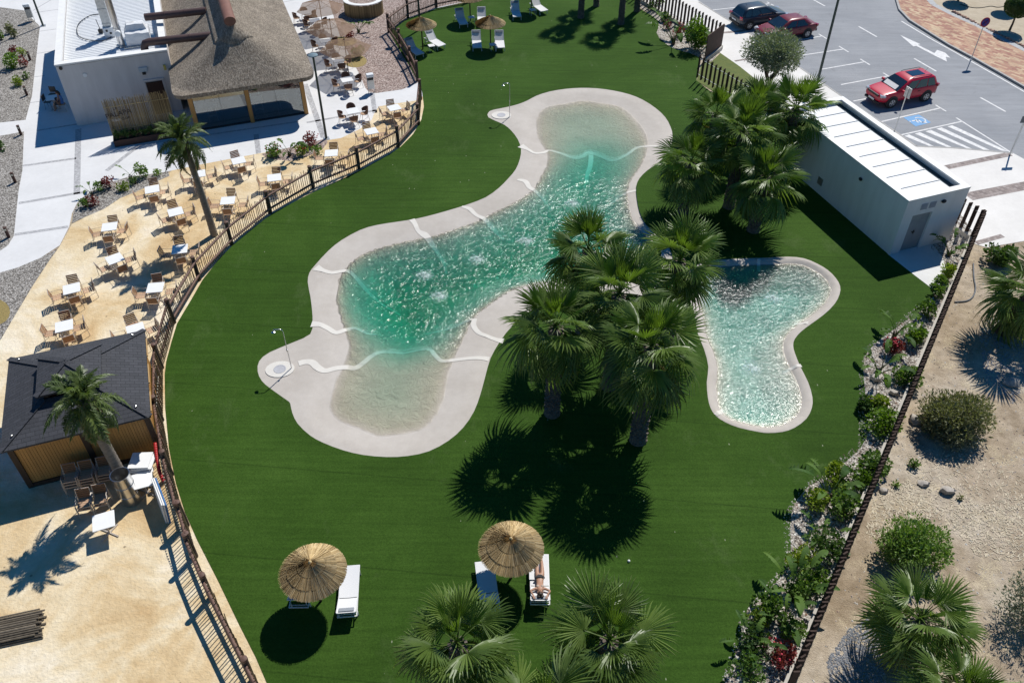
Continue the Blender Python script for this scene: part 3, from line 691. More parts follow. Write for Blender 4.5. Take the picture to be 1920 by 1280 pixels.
mb = MB(); mb.tube([(0,-.05,.9),(0,-.55,.95)], .17, 14); mb.build('side_outlet', M_MET, t0, 40)
q = at(262, 78, 3.33); t0 = thing('wrapped_ventilation_unit', 'ventilation unit wrapped in white plastic sheeting on the kitchen roof', 'ventilation unit', q, GRID)
mb = MB()
rr = random.Random(3)
for j, (sx, sy, z) in enumerate(((.70,.66,0),(.74,.70,.4),(.70,.66,.78),(.64,.36,.86),(.5,.3,1.22),(.02,.02,1.26))):
    for k in range(16):
        a = 2*math.pi*k/16; e = max(abs(math.cos(a)), abs(math.sin(a))); f = 1/e**.95*(1+rr.uniform(-.06,.06))
        mb.v.append((sx*math.cos(a)*f, sy*math.sin(a)*f, z+rr.uniform(-.04,.04) if j else 0))
for j in range(5):
    for k in range(16): mb.f.append((j*16+k, j*16+(k+1)%16, (j+1)*16+(k+1)%16, (j+1)*16+k))
mb.build('plastic_wrap', mat('white_plastic_film', (.78,.79,.80), (.68,.70,.72), 6, rough=.35, bump=.03), t0, 22)
mb = MB(); mb.box((0,0,-.0+.02), (1.9,1.8,.04)); mb.build('base_frame', M_GALV, t0)
for (a, b, elbow, lab) in (((272,33,4.35),(372,22,4.55),False,'brown painted duct running from kitchen roof into thatch, upper one'),((272,80,4.2),(384,68,4.3),True,'brown painted duct with elbow running into thatch, lower one')):
    A_, B_ = at(*a), at(*b); t0 = thing('roof_duct', lab, 'duct', (A_.x, A_.y, 3.33), 0, 'brown ducts between kitchen and thatch')
    o_ = Vector((A_.x, A_.y, 3.33)); mb = MB(); B_ = B_ + (B_-A_).normalized()*.5
    path = [A_-o_, (A_+B_)/2-o_, B_-o_]
    if elbow: path = [Vector((-.12,-.1,.25)), Vector((-.1,-.05,.6)), Vector((0,0,.82))] + [(A_+(B_-A_)*.06)-o_, (A_+B_)/2-o_, B_-o_]
    mb.tube(path, .23, 18); mb.build('duct_pipe', M_DUCT, t0, 50)
    mb = MB(); d = (B_-A_).normalized()
    for f in (.33, .66): mb = MB(); c = A_+(B_-A_)*f-o_; mb.tube([c-d*.03, c+d*.03], .25, 18); mb.build('pipe_clamp', M_DUCT, t0, 50)
q = at(190, 62, 3.33); t0 = thing('roof_antenna', 'small black antenna with coiled cable on the kitchen roof', 'antenna', q)
mb = MB(); mb.box((0,0,.12), (.25,.2,.24)); mb.build('antenna_box', M_BLACK, t0)
mb = MB(); mb.tube([(0,0,.2),(-.1,.05,.85)], .02, 6); mb.build('antenna_rod', M_BLACK, t0)
mb = MB(); cpts = [at(*p, 3.36)-q for p in ((205,60),(208,70),(190,77),(165,75),(148,68),(144,55),(150,42),(168,30),(185,27))]
mb.tube(spline(cpts, 5, False), .025, 6); mb.build('cable', M_BLACK, t0)

# thatched restaurant
r0 = uvp(1.45, 50.95); rest = thing('thatched_restaurant', 'thatched restaurant with glass walls and timber posts under a wide hipped roof', 'building', r0, GRID)
EV = 2.55; HW, FO, BK = 4.15, -.95, 18.0                       # eave level, half width, front overhang, back
RZ, RY = 5.55, 1.75                                            # ridge level and its front end (v)
def roofz(x, y, off=0):
    """top of the hipped thatch: distance in from the eave times the slope"""
    q = max(0, (RY-y)/(RY-FO)); s = 1-(min(1,abs(x)/HW)**3.2+q**3.2)**(1/3.2); s = max(0, min(1, s))
    return EV + .22 + (RZ-EV-.1)*(.72*s+.28*s**3.2) + off
def roofmesh(x0, x1, y0, y1, nx, ny, off, rc=.7):
    mb = MB(); nx += 1; ny += 1
    for j in range(ny):
        for i in range(nx):
            x = x0+(x1-x0)*i/(nx-1); y = y0+(y1-y0)*j/(ny-1)
            # rounded front corners
            cx, cy = HW-rc, FO+rc
            if abs(x) > cx and y < cy:
                dx, dy = abs(x)-cx, cy-y; m = max(dx, dy); h = math.hypot(dx, dy)
                if h > 1e-6: dx, dy = dx*m/h, dy*m/h
                X, Y = math.copysign(cx+dx, x), cy-dy
            else: X, Y = x, y
            mb.v.append((X, Y, roofz(x, y, off)+R.uniform(-.012,.012)))
    for j in range(ny-1):
        for i in range(nx-1): mb.f.append((j*nx+i, j*nx+i+1, (j+1)*nx+i+1, (j+1)*nx+i))
    # thick cut edge at the eave, and a soffit
    loop = [i for i in range(nx)] + [j*nx+nx-1 for j in range(1, ny)] + [(ny-1)*nx+i for i in range(nx-2, -1, -1)] + [j*nx for j in range(ny-2, 0, -1)]
    return mb, loop
mb, loop = roofmesh(-HW, HW, FO, BK, 60, 130, 0)
b = len(mb.v); L_ = len(loop)
mb.v += [(mb.v[i][0]*.985, mb.v[i][1]+.05 if mb.v[i][1] < 0 else mb.v[i][1], mb.v[i][2]-.26) for i in loop]
for k in range(L_): mb.f.append((loop[k], b+k, b+(k+1)%L_, loop[(k+1)%L_]))
mb.f.append(tuple(b+k for k in range(L_)))
mb.build('thatch_roof', M_THATCH, rest, 60)
mb = MB()                                                      # thicker ridge layer with a scalloped front
nx, ny = 22, 60
for j in range(ny+1):
    for i in range(nx+1):
        x = -1.15+2.3*i/nx; yf = RY-.75+.55*(abs(x)/1.15)**2; y = yf+(BK-yf)*j/ny
        mb.v.append((x, y, roofz(x, y, .075)))
for j in range(ny):
    for i in range(nx): mb.f.append((j*(nx+1)+i, j*(nx+1)+i+1, (j+1)*(nx+1)+i+1, (j+1)*(nx+1)+i))
loop = [i for i in range(nx+1)] + [j*(nx+1)+nx for j in range(1, ny+1)] + [ny*(nx+1)+i for i in range(nx-1, -1, -1)] + [j*(nx+1) for j in range(ny-1, 0, -1)]
b = len(mb.v); mb.v += [(mb.v[i][0], mb.v[i][1], mb.v[i][2]-.1) for i in loop]
for k in range(len(loop)): mb.f.append((loop[k], b+k, b+(k+1)%len(loop), loop[(k+1)%len(loop)]))
mb.build('ridge_thatch', M_THATCH, rest, 60)
mb = MB(); mb.tube([(0, RY-.3, RZ+.2), (0, RY+3, RZ+.2), (0, BK, RZ+.2)], .34, 20, True, .8)
mb.build('ridge_cap', mat('terracotta_ridge', (.22,.105,.075), (.17,.08,.06), 3, rough=.7, bump=.006), rest, 50)
PX = [-3.29, -.02, 3.31]
for x in PX:
    mb = MB(); mb.box((x, 0, 1.22), (.24, .24, 2.44)); bevel(mb.build('post', M_TIMB, rest), .01)
for y in (4.0, 8.0, 12.0):
    mb = MB(); mb.box((3.31, y, 1.22), (.24, .24, 2.44)); bevel(mb.build('post', M_TIMB, rest), .01)
mb = MB(); mb.box((0, .0, 2.5), (6.9, .22, .2)); mb.box((3.31, 7.2, 2.5), (.22, 14.2, .2)); mb.build('beam', M_DBROWN, rest)
def pane(x0, x1, y, z0=.1, z1=2.38):
    mb = MB(); mb.box(((x0+x1)/2, y, (z0+z1)/2), (x1-x0, .014, z1-z0)); return mb.build('glass_pane', M_GLASS, rest)
for a, b in ((PX[0]+.14, -1.66), (-1.64, PX[1]-.14), (PX[1]+.14, 1.63), (1.65, PX[2]-.14)): pane(a, b, .02)
for y in range(3):
    mb = MB(); mb.box((3.33, 2.06+4*y, 1.24), (.014, 3.6, 2.28)); mb.build('glass_pane', M_GLASS, rest)
mb = MB(); mb.box((0, .02, .05), (6.4, .1, .1)); mb.box((3.33, 7, .05), (.1, 13.5, .1)); mb.build('sill_track', M_BLACK, rest)
mb = MB(); mb.box((0, 7.2, .012), (6.6, 14.2, .02)); mb.build('floor', mat('dark_floor', (.22,.23,.25), (.17,.18,.2), 3, rough=.35), rest)
mb = MB(); mb.box((0, 14.4, 1.2), (6.6, .1, 2.4)); mb.box((-3.4, 7.2, 1.2), (.1, 14.3, 2.4)); mb.build('back_wall', mat('interior_wall', (.38,.30,.2), (.3,.24,.16)), rest)

# reed screen with the lettering, standing in a long corten planter
s0 = uvp(-6.65, 51.2); pl = thing('corten_planter', 'long rusty steel planter in front of the reed screen', 'planter', s0, GRID)
mb = MB(); mb.box((1.82,-.62,.2), (3.64,.03,.4)); mb.box((1.82,.28,.2), (3.64,.03,.4)); mb.box((.015,-.17,.2), (.03,.87,.4)); mb.box((3.625,-.17,.2), (.03,.87,.4)); mb.build('planter_wall', M_RUST, pl)
mb = MB(); mb.box((1.82,-.17,.17), (3.58,.87,.34)); mb.build('soil', M_SOIL, pl)
rs = thing('reed_screen', 'tall reed screen with dark painted lettering beside the kitchen door', 'screen', uvp(-6.65, 51.2, .34), GRID)
for i in range(110):
    x = .02+3.6*i/109; h = 2.3+R.uniform(-.12,.12); mb = MB()
    mb.tube([(0,0,0),(R.uniform(-.03,.03),R.uniform(-.02,.02),h)], [.018,.014], 5); mb.build('reed', M_REED, rs, None, (x, R.uniform(-.02,.02), 0))
mb = MB()
for z in (.5, 1.9): mb.tube([(0,-.045,z),(3.64,-.045,z)], .018, 5)
mb.build('tie_wire', mat('cane_binding', (.45,.34,.16), (.35,.26,.12)), rs)
def text(body, size, parent, loc, rot, m, name='lettering', ext=.006):
    cu = bpy.data.curves.new(name, 'FONT'); cu.body = body; cu.size = size; cu.extrude = ext; cu.align_x = 'CENTER'
    ob = bpy.data.objects.new(name, cu); C.objects.link(ob)
    dg = bpy.context.evaluated_depsgraph_get(); me = bpy.data.meshes.new_from_object(ob.evaluated_get(dg)); bpy.data.objects.remove(ob)
    me.materials.clear(); me.materials.append(m); o = link(name, me, parent, loc); o.rotation_euler = rot; return o
M_INK = mat('dark_sign_paint', (.03,.02,.018), (.045,.03,.025))
text('PALAPA', .42, rs, (.72, -.06, 1.30), (math.pi/2, rad(-6), 0), M_INK)
text('LA', .2, rs, (.62, -.06, 1.72), (math.pi/2, rad(-6), 0), M_INK)
text('CLUB', .2, rs, (1.02, -.06, 1.03), (math.pi/2, rad(-6), 0), M_INK)
mb = MB()
for k in range(2):
    P_ = [(.22+.05*i, -.06, 1.1-.07*k+.018*math.sin(i*1.7)) for i in range(11)]; mb.tube(P_, .014, 5)
mb.build('wave_mark', mat('pale_sign_paint', (.6,.55,.48), (.5,.45,.4)), rs)

# plant house on the right
b0 = uvp(29.55, 26.0); ph = thing('plant_house', 'small white pump house with a sunken sheet metal roof and grey door', 'building', b0, GRID)
W_, D_, H_ = 3.65, 10.15, 3.2
mb = MB()
mb.box((.1, D_/2, H_/2-.04), (.2, D_, H_-.08)); mb.box((W_-.1, D_/2, H_/2-.04), (.2, D_, H_-.08)); mb.box((W_/2, D_-.1, H_/2-.04), (W_-.4, .2, H_-.08))
mb.box((.4, .1, H_/2-.04), (.4, .2, H_-.08)); mb.box((2.62, .1, H_/2-.04), (1.66, .2, H_-.08)); mb.box((1.2, .1, 2.66), (1.2, .2, .92))
mb.build('wall', M_STUCW, ph)
mb = MB(); mb.box((W_/2, .15, H_-.03), (W_+.04, .34, .07)); mb.box((.15, D_/2, H_-.03), (.34, D_-.646, .07)); mb.box((W_-.15, D_/2, H_-.03), (.34, D_-.646, .07)); mb.box((W_/2, D_-.15, H_-.03), (W_+.04, .34, .07)); mb.build('parapet_coping', M_CAP, ph)
pw = (D_-.4)/9
for i in range(9):
    mb = MB(); mb.box((1.6, .2+pw*(i+.5), 2.93), (2.8, pw-.03, .04)); mb.box((1.6, .2+pw*i+.03, 2.965), (2.8, .03, .05)); mb.build('roof_panel', M_MET, ph)
mb = MB(); mb.box((1.75, D_/2, 2.86), (3.3, D_-.4, .06)); mb.build('roof_deck', mat('dark_gutter', (.05,.09,.10), (.04,.07,.08)), ph)
for k, x in enumerate((.905, 1.5)):
    mb = MB(); mb.box((x, .14, 1.1), (.585, .05, 2.18)); d = mb.build('door_leaf', M_DOOR, ph)
    if k == 0:
        mb = MB(); mb.box((x+.2, .09, 1.1), (.16, .05, .04)); mb.box((x+.24, .1, 1.08), (.05, .03, .2)); mb.build('door_handle', M_BLACK, d)
for x in (1.45, 1.95):
    mb = MB()
    for k in range(5): mb.box((x-.35, -.02, 2.5+k*.07), (.38, .03, .04))
    mb.build('vent_grille', mat('grey_louvre', (.5,.5,.53), (.44,.44,.47)), ph)
mb = MB(); mb.sphere((2.2, -.06, 2.72), (.14,.09,.09), 12, 8); mb.build('wall_lamp', M_BLACK, ph, 80)
mb = MB(); mb.sphere((-.06, 3.3, 2.5), (.07,.12,.09), 12, 8); mb.build('wall_lamp', M_BLACK, ph, 80)
mb = MB(); mb.box((-.02, 6.1, .75), (.03, .4, .42)); mb.build('vent_grille', M_GALV, ph)

# timber kiosk with a two-tier shingle roof
kc = uvp(-7.72, 27.2); ki = thing('timber_kiosk', 'timber clad kiosk with a black two tier shingle roof on the sand', 'kiosk', kc, GRID)
def shingle():
    t = NT('black_shingles'); t.rough(.8, .3)
    br = t.n('ShaderNodeTexBrick'); t.l(t.coord(), br.inputs['Vector']); br.inputs['Scale'].default_value = 1
    br.inputs['Brick Width'].default_value = .3; br.inputs['Row Height'].default_value = .16; br.inputs['Mortar Size'].default_value = .006
    br.inputs['Color1'].default_value = (.042,.044,.051,1); br.inputs['Color2'].default_value = (.056,.058,.067,1); br.inputs['Mortar'].default_value = (.028,.029,.034,1)
    col = t.mix(.6, br.outputs['Color'], t.ramp(t.noise(40, 3, .7, t.coord()), [(.3, (.6,.6,.6)), (.7, (1.5,1.5,1.5))]), 'MULTIPLY')
    t.base(col); t.bump(br.outputs['Fac'], -.01); return t.m
M_SHING = shingle()
E_, Oo, Z0, Z1 = 2.55, .95, 2.4, 2.98
def hip(e0, z0, e1, z1, th, name):
    c0 = [(-e0,-e0),(e0,-e0),(e0,e0),(-e0,e0)]; c1 = [(-e1,-e1),(e1,-e1),(e1,e1),(-e1,e1)]
    for i in range(4):
        j = (i+1) % 4; mb = MB()
        q_ = [(*c0[i], z0), (*c0[j], z0), (*c1[j], z1), (*c1[i], z1)]
        mb.v = q_ + [(x, y, z-th) for x, y, z in q_]; mb.f = [(0,1,2,3),(7,6,5,4),(0,4,5,1),(1,5,6,2),(2,6,7,3),(3,7,4,0)]
        mb.build(name, M_SHING, ki)
        mb = MB(); a, b = Vector((*c0[i], z0+.012)), Vector((*c1[i], z1+.012)); mb.bar(a, b, .22, .03); mb.build('hip_strip', M_SHING, ki)
hip(E_, Z0, Oo, Z1, .08, 'roof_slope'); hip(1.12, 3.3, .02, 3.74, .07, 'upper_roof_slope')
mb = MB()
for sx in (-1, 1):
    for sy in (-1, 1): mb.box((sx*.85, sy*.85, 3.05), (.12,.12,.5))
mb.build('lantern_post', M_DBROWN, ki)
mb = MB()
for a_ in (0, 1, 2, 3):
    Mx = Matrix.Rotation(a_*math.pi/2, 4, 'Z')
    for x, z, e in ((-1.95, 2.62, 0), (-.2, 2.62, 0)):
        pass
for sx, sy in ((-1,-1),(1,-1),(1,1),(-1,1)):
    mb = MB(); c_ = Vector((sx*2.1, sy*2.1, 2.53)); mb.tube([c_, c_+Vector((0,0,.09))], .03, 6); mb.sphere(c_+Vector((.02,0,.1)), .045, 6, 4); mb.build('roof_hook', M_STEEL, ki)
wv = 2.2; wu = 2.33
for i in range(44):
    x = -wu+.09+(2*wu-.18)*i/43
    mb = MB(); mb.box((0,0,1.17), ((2*wu-.18)/43-.007, .03, 2.3)); mb.build('plank', M_TIMB, ki, None, (x, -wv+R.uniform(-.004,.004), 0))
for i in range(40):
    y = -wv+.1+(2*wv-.2)*i/39
    for sx in (1, -1):
        mb = MB(); mb.box((0,0,1.17), (.03, (2*wv-.2)/39-.007, 2.3)); mb.build('plank', M_TIMB, ki, None, (sx*wu+R.uniform(-.004,.004), y, 0))
for x in (-wu, .08, wu):
    mb = MB(); mb.box((x, -wv-.03, 1.17), (.2, .12, 2.34)); mb.build('corner_post', M_DBROWN, ki)
mb = MB(); mb.box((0, wv, 1.1), (2*wu, .06, 2.2)); mb.build('back_wall', M_TIMB, ki)
mb = MB()
for y in (-1.5, .1, 1.7): mb.box((wu+.16, y, 2.16), (.14, 1.1, .05))
mb.build('shelf_board', mat('pale_plank', (.5,.33,.15), (.42,.27,.12)), ki)
mb = MB(); mb.box((0,-wv-.05,.1), (2*wu,.05,.2)); mb.build('base_board', M_DBROWN, ki)

# ---------------------------------------------------------------- fences
M_LOG = mat('stained_log', (.17,.095,.068), (.11,.062,.046), 6, rough=.65, stretch=(1,1,1), bump=.006)
M_POST = mat('dark_post', (.04,.026,.02), (.055,.036,.028), 7, rough=.6, bump=.005)
M_PICK = mat('picket_cane', (.21,.15,.085), (.12,.085,.05), 9, rough=.8, rand=.35)
pick_me = MB().tube([(0,0,.02),(.004,.003,.6),(0,0,1.22),(0,0,1.25)], [.02,.018,.016,.004], 6).mesh('picket', M_PICK)
post_me = MB().tube([(0,0,-.05),(0,0,1.33),(0,0,1.37)], [.095,.095,.06], 12).mesh('post', M_POST, 50)
post_cap = MB().tube([(0,0,1.28),(0,0,1.4),(0,0,1.43)], [.105,.105,.05], 12).mesh('post_cap', M_LOG, 50)
def fence(label, pts, cat='fence', gap=.135, limit=300):
    W = [at(*p) for p in pts]; t0 = thing('picket_fence', label, cat, W[0]); o0 = W[0]; spots = []
    for p in W:
        d = link('post', post_me, t0, p-o0); link('post_cap', post_cap, d)
    for a, b in zip(W, W[1:]):
        n = (b-a).normalized(); s = Vector((n.y, -n.x, 0))
        if s.y > 0: s = -s                                      # rails on the lawn side
        if (a-o0).length < 0: pass
        for z, r_ in ((1.08, .06), (.32, .06)):
            mb = MB(); mb.tube([a-o0+s*.05+Vector((0,0,z)), b-o0+s*.05+Vector((0,0,z))], r_, 10); mb.build('rail', M_LOG, t0, 50)
        L = (b-a).length; k = max(2, int(L/gap))
        for i in range(1, k): spots.append(a+n*(L*i/k)-s*.03)
    spots.sort(key=lambda p: -(p.y*-1)); spots.sort(key=lambda p: p.y)
    rest_ = MB()
    for i, p in enumerate(spots):
        rz, tl, sc = R.uniform(0, 6), R.uniform(-.04, .04), R.uniform(.93, 1.06)
        if i < limit:
            o = link('picket', pick_me, t0, p-o0); o.rotation_euler = (tl, R.uniform(-.03,.03), rz); o.scale = (1, 1, sc)
        else: rest_.add([v.co for v in pick_me.vertices], [tuple(f.vertices) for f in pick_me.polygons], Matrix.Translation(p-o0) @ Euler((tl,0,rz)).to_matrix().to_4x4())
    if rest_.v: stuff(rest_.build('picket_row', M_PICK, t0))
    return t0, W
fence('log and picket fence curving between the lawn and the sand dining terrace', [(347,985),(322,890),(304,788),(304,690),(327,605),(374,525),(435,459),(507,400),(587,353),(673,317),(747,276),(785,234),(789,187)])
fence('log and picket fence at the near left below the gate gap', [(365,1045),(397,1120),(475,1275),(530,1380)])
fence('log and picket fence between pink gravel and the far lawn', [(783,152),(770,124),(750,90),(729,61),(765,34),(818,15),(880,3),(950,-18),(1040,-42)])
fence('short gate panel of the picket fence standing ajar by the sand', [(351,985),(367,1043)], 'gate')
# string of lights along the near fence
M_BULB = mat('milky_bulb', (.75,.70,.55), (.65,.6,.45), rough=.3)
path = [at(x, y, 1.12) for x, y in ((296,705),(292,770),(296,815),(308,900),(328,965),(350,1020),(382,1085),(405,1140),(450,1225),(490,1310))]
sp = [Vector(p) for p in spline([tuple(p) for p in path], 12, False)]
t0 = thing('string_lights', 'string of small pale bulbs draped along the near picket fence', 'lights', (sp[0].x, sp[0].y, 0)); o0 = t0.location
mb = MB(); mb.tube([p-Vector((o0.x,o0.y,.03*abs(math.sin(i*.5)))) for i, p in enumerate(sp)], .008, 4); mb.build('cable', M_BLACK, t0)
mb = MB()
for i, p in enumerate(sp): mb.sphere(p-o0-Vector((0,0,.05)), .028, 6, 4)
mb.build('bulbs', M_BULB, t0, 80)

# vertical fin screens in dark steel
M_FIN = mat('brown_steel_fin', (.075,.052,.042), (.055,.040,.033), 4, rough=.85, spec=.1, rand=.12)
fin_me = MB().box((0,0,1.0), (.05,.2,1.55)).mesh('fin', M_FIN)
M_PLINTH = mat('fence_plinth', (.50,.47,.42), (.42,.39,.35), 3, rough=.85)
def fins(label, a, b, step, turn, plinth=True, group=None):
    A_, B_ = Vector((*a, 0)), Vector((*b, 0)); d = (B_-A_); L = d.length; d.normalize(); rz = math.atan2(d.y, d.x)
    t0 = thing('fin_fence', label, 'fence', A_, rz, group)
    n = int(L/step)
    for i in range(n+1):
        o = link('fin', fin_me, t0, (L*i/n, 0, R.uniform(-.03,.03))); o.rotation_euler = (0, 0, turn*(1 if i % 2 == 0 or turn > 2 else .55))
    mb = MB()
    for z in (.5, 1.55): mb.tube([(0,0,z),(L,0,z)], .014, 6)
    mb.build('rod', M_GALV, t0)
    if plinth: mb = MB(); mb.box((L/2,-.06,.13), (L+.1,.26,.26)); mb.build('plinth', M_PLINTH, t0)
    return t0
f2 = lambda x, y: at2(x, y)
fins('long brown fin fence dividing the pebble bed from dry earth', f2(1823,451), f2(1470,1310), .19, rad(62))
fins('short brown fin fence beside the pump house corner', f2(1787,427), f2(1820,449), .34, rad(-25))
fins('brown fin fence at the far bed behind the lime shrub', f2(1350,93), f2(1150,-26), .40, rad(20))
fins('brown fin fence behind the right hand palms', f2(1306,152), f2(1500,270), .40, rad(20), False)
A_, B_ = at(1350, 93), at(1320, 116); d = B_-A_
t0 = thing('corten_wall_panel', 'solid rust brown steel panel beside the far fin fence', 'panel', A_, math.atan2(d.y, d.x))
mb = MB(); mb.box((d.length/2, 0, 1.05), (d.length, .06, 1.6)); mb.build('steel_sheet', M_RUST, t0)
mb = MB(); mb.box((d.length/2, .06, .13), (d.length, .22, .26)); mb.build('plinth', M_PLINTH, t0)

# ---------------------------------------------------------------- tables and chairs
M_TOP = mat('white_table_top', (.82,.82,.80), (.76,.76,.75), 3, rough=.35)
M_ALU = mat('pale_aluminium', (.56,.50,.44), (.48,.43,.38), 5, rough=.4, metal=.3)
M_SLAT = mat('slat_wood', (.30,.155,.075), (.20,.10,.05), 9, rough=.6, stretch=(.3,1,1), rand=.15)
M_SEAT = mat('pale_slat_wood', (.52,.34,.22), (.42,.27,.17), 9, rough=.6, stretch=(.3,1,1), rand=.12)
M_RATT = mat('brown_rattan', (.16,.085,.06), (.10,.055,.04), 22, rough=.7, bump=.01)
def make_table():
    t = thing('dining_table', '', 'table'); mb = MB(); mb.box((0,0,.725), (.74,.74,.03)); bevel(mb.build('table_top', M_TOP, t), .006)
    mb = MB(); mb.tube([(0,0,.05),(0,0,.71)], .03, 8); mb.build('leg', M_ALU, t)
    mb = MB(); mb.bar((-.28,-.28,.03),(.28,.28,.03), .05, .03); mb.bar((-.28,.28,.034),(.28,-.28,.034), .05, .03); mb.build('foot', M_ALU, t)
    return t
def make_chair(seatm=None):
    """faces -Y; back at +Y"""
    t = thing('slatted_chair', '', 'chair')
    for sx in (-1, 1):
        mb = MB(); x = .25*sx
        mb.tube([(x,-.24,0),(x,-.24,.63),(x,.26,.64),(x,.29,.02)], .016, 6)
        mb.tube([(x*.92,.22,.42),(x*.92,.31,.86)], .016, 6); mb.build('side_frame', M_ALU, t)
    for y, z in ((-.22,.41), (.2,.41), (.31,.85)): mb = MB(); mb.bar((-.24,y,z),(.24,y,z), .025); mb.build('cross_bar', M_ALU, t)
    mb = MB()
    for k in range(5): mb.box((0,-.19+.095*k,.43), (.44,.078,.018))
    mb.build('seat', seatm or M_SEAT, t)
    mb = MB()
    for k in range(5): mb.bar((-.225,.225+.018*k,.50+.082*k), (.225,.225+.018*k,.50+.082*k), .016, .066)
    mb.build('backrest', M_SLAT, t)
    return t
def make_rattan():
    t = thing('rattan_chair', '', 'chair')
    for sx, sy in ((-1,-1),(1,-1),(1,1),(-1,1)):
        mb = MB(); mb.tube([(.17*sx,.17*sy,.43),(.24*sx,.25*sy,0)], .014, 6); mb.build('leg', M_ALU, t)
    mb = MB(); mb.lathe([(0,.46),(.2,.46),(.235,.45),(.235,.42),(.2,.41),(0,.41)], 18); mb.build('seat', M_SEAT, t, 50)
    mb = MB()
    for zz in (0,):
        n = 16
        for i in range(n+1):
            a = rad(-15)+rad(210)*i/n; s_ = math.sin((a+rad(15))/rad(210)*math.pi)
            for r_, z in ((.255,.5),(.29,.66+.2*s_),(.26,.66+.2*s_),(.235,.5)): mb.v.append((r_*math.cos(a), r_*math.sin(a), z))
        for i in range(n):
            for k in range(4): mb.f.append((i*4+k, (i+1)*4+k, (i+1)*4+(k+1)%4, i*4+(k+1)%4))
    mb.build('backrest', M_RATT, t, 60)
    return t
PROTO = {}
def first(kind, maker, label, loc, rz, group):
    if kind not in PROTO:
        o = maker(); o['label'] = label; o['group'] = group; o.location = loc; o.rotation_euler = (0,0,rz); PROTO[kind] = remember(o); return o
    return copy_thing(PROTO[kind], label, loc, rz, group)
SIDES = ('near', 'right', 'far', 'left')
def dining(x, y, ang, desc, kind='slat', skip=(), dist=.62):
    c = at(x, y, .73); c.z = 0
    g = 'tables on the sand terrace' if kind == 'slat' else 'tables on the concrete terrace'
    first('table', make_table, 'square white topped ' + desc, c, rad(ang), g)
    for k in range(4):
        if SIDES[k] in skip: continue
        a = rad(ang) + k*math.pi/2 - math.pi/2 + R.uniform(-.14,.14)
        p = c + Vector((math.cos(a), math.sin(a), 0))*(dist+R.uniform(-.05,.09)) + Vector((R.uniform(-.05,.05), R.uniform(-.05,.05), 0))
        rz = a - math.pi/2 + R.uniform(-.12,.12)
        d2 = desc.replace('table', 'table', 1)
        if kind == 'slat': first('chair', make_chair, f'slatted armchair, {SIDES[k]} side of the {d2}', p, rz, 'slatted chairs on the sand terrace')
        else: first('rattan', make_rattan, f'rattan chair, {SIDES[k]} side of the {d2}', p, rz, 'rattan chairs on the concrete terrace')
for x, y, a, desc in [
   (205,425,14,'table nearest the curved concrete path'), (215,485,38,'table turned diagonally mid terrace'), (134,541,24,'table at the gravel edge above the kiosk'),
   (120,611,22,'table partly behind the kiosk palm top'), (285,355,20,'table beside the lime shrub bed'), (329,397,26,'table just left of the leaning palm'),
   (427,376,8,'table just right of the leaning palm'), (337,467,12,'table half shaded by the palm crown'), (291,539,8,'table in front of the palm crown shadow'),
   (254,617,28,'table cut off by the kiosk roof corner'), (447,301,24,'table nearest the thatched roof shade'), (621,287,6,'table behind the fence by the pink bed'),
   (696,246,24,'table at the curved concrete edge by the fence'), (739,202,26,'table in the far corner of the sand'), (514,333,14,'table by the fence below the banana plant'), (372,326,18,'table behind the leaning palm trunk')]:
    dining(x, y, a, desc)
for x, y, a, desc in [(661,208,22,'sunny table nearest the tall lamp post'), (650,149,24,'table partly shaded by the nearest parasol'), (634,112,24,'table under the nearest brown parasol edge'),
   (610,76,20,'table under the middle brown parasol'), (590,38,20,'table under the farthest brown parasol'), (571,24,20,'table farthest back by the thatched roof')]:
    dining(x, y, a, desc, 'rattan', dist=.66)
# inside the restaurant, seen through the glass
for i, (u, v) in enumerate(((-.8,52.6),(2.0,52.5),(3.6,52.9))):
    c = uvp(u, v, .025); first('table', make_table, ('white table behind the left glass pane', 'white table behind the middle glass pane', 'white table behind the right glass pane')[i], c, GRID, 'tables inside the restaurant')
    for k, s in ((0,'window'),(2,'inner')):
        a = GRID - math.pi/2 + k*math.pi/2; p = c + Vector((math.cos(a), math.sin(a), 0))*.62
        first('chair', make_chair, f'chair on the {s} side behind the {("left","middle","right")[i]} glass pane', p, a-math.pi/2, 'chairs inside the restaurant')

# spare furniture stacked by the kiosk
def stack(x, y, n, rz, lab):
    c = at(x, y, 0)
    for k in range(n):
        first('chair', make_chair, f'{lab}, {("bottom","second","third","top")[k if k < n-1 else 3]} of its stack', c+Vector((.012*k,.02*k,.13*k)), rz, 'chairs stacked by the kiosk')
for x, y, n, lab in [(142,918,3,'stacked chair by the kiosk wall, back left stack'),(172,912,3,'stacked chair by the kiosk wall, back middle stack'),(205,905,3,'stacked chair by the kiosk wall, beside the palm trunk'),
   (167,960,2,'stacked chair in front, left of the pair'),(197,952,2,'stacked chair in front, right of the pair')]:
    stack(x, y, n, GRID+math.pi+rad(-6)+math.pi, lab)
first('table', make_table, 'single white table with thin legs standing nearest in the sun', Vector((*at2(194,976,.73), 0)), rad(22), 'spare tables')
first('table', make_table, 'spare white table beside the steel cylinder', Vector((*at2(266,900,.73), 0)), rad(20), 'spare tables')
cc = at(265, 865, .9); cc.z = 0
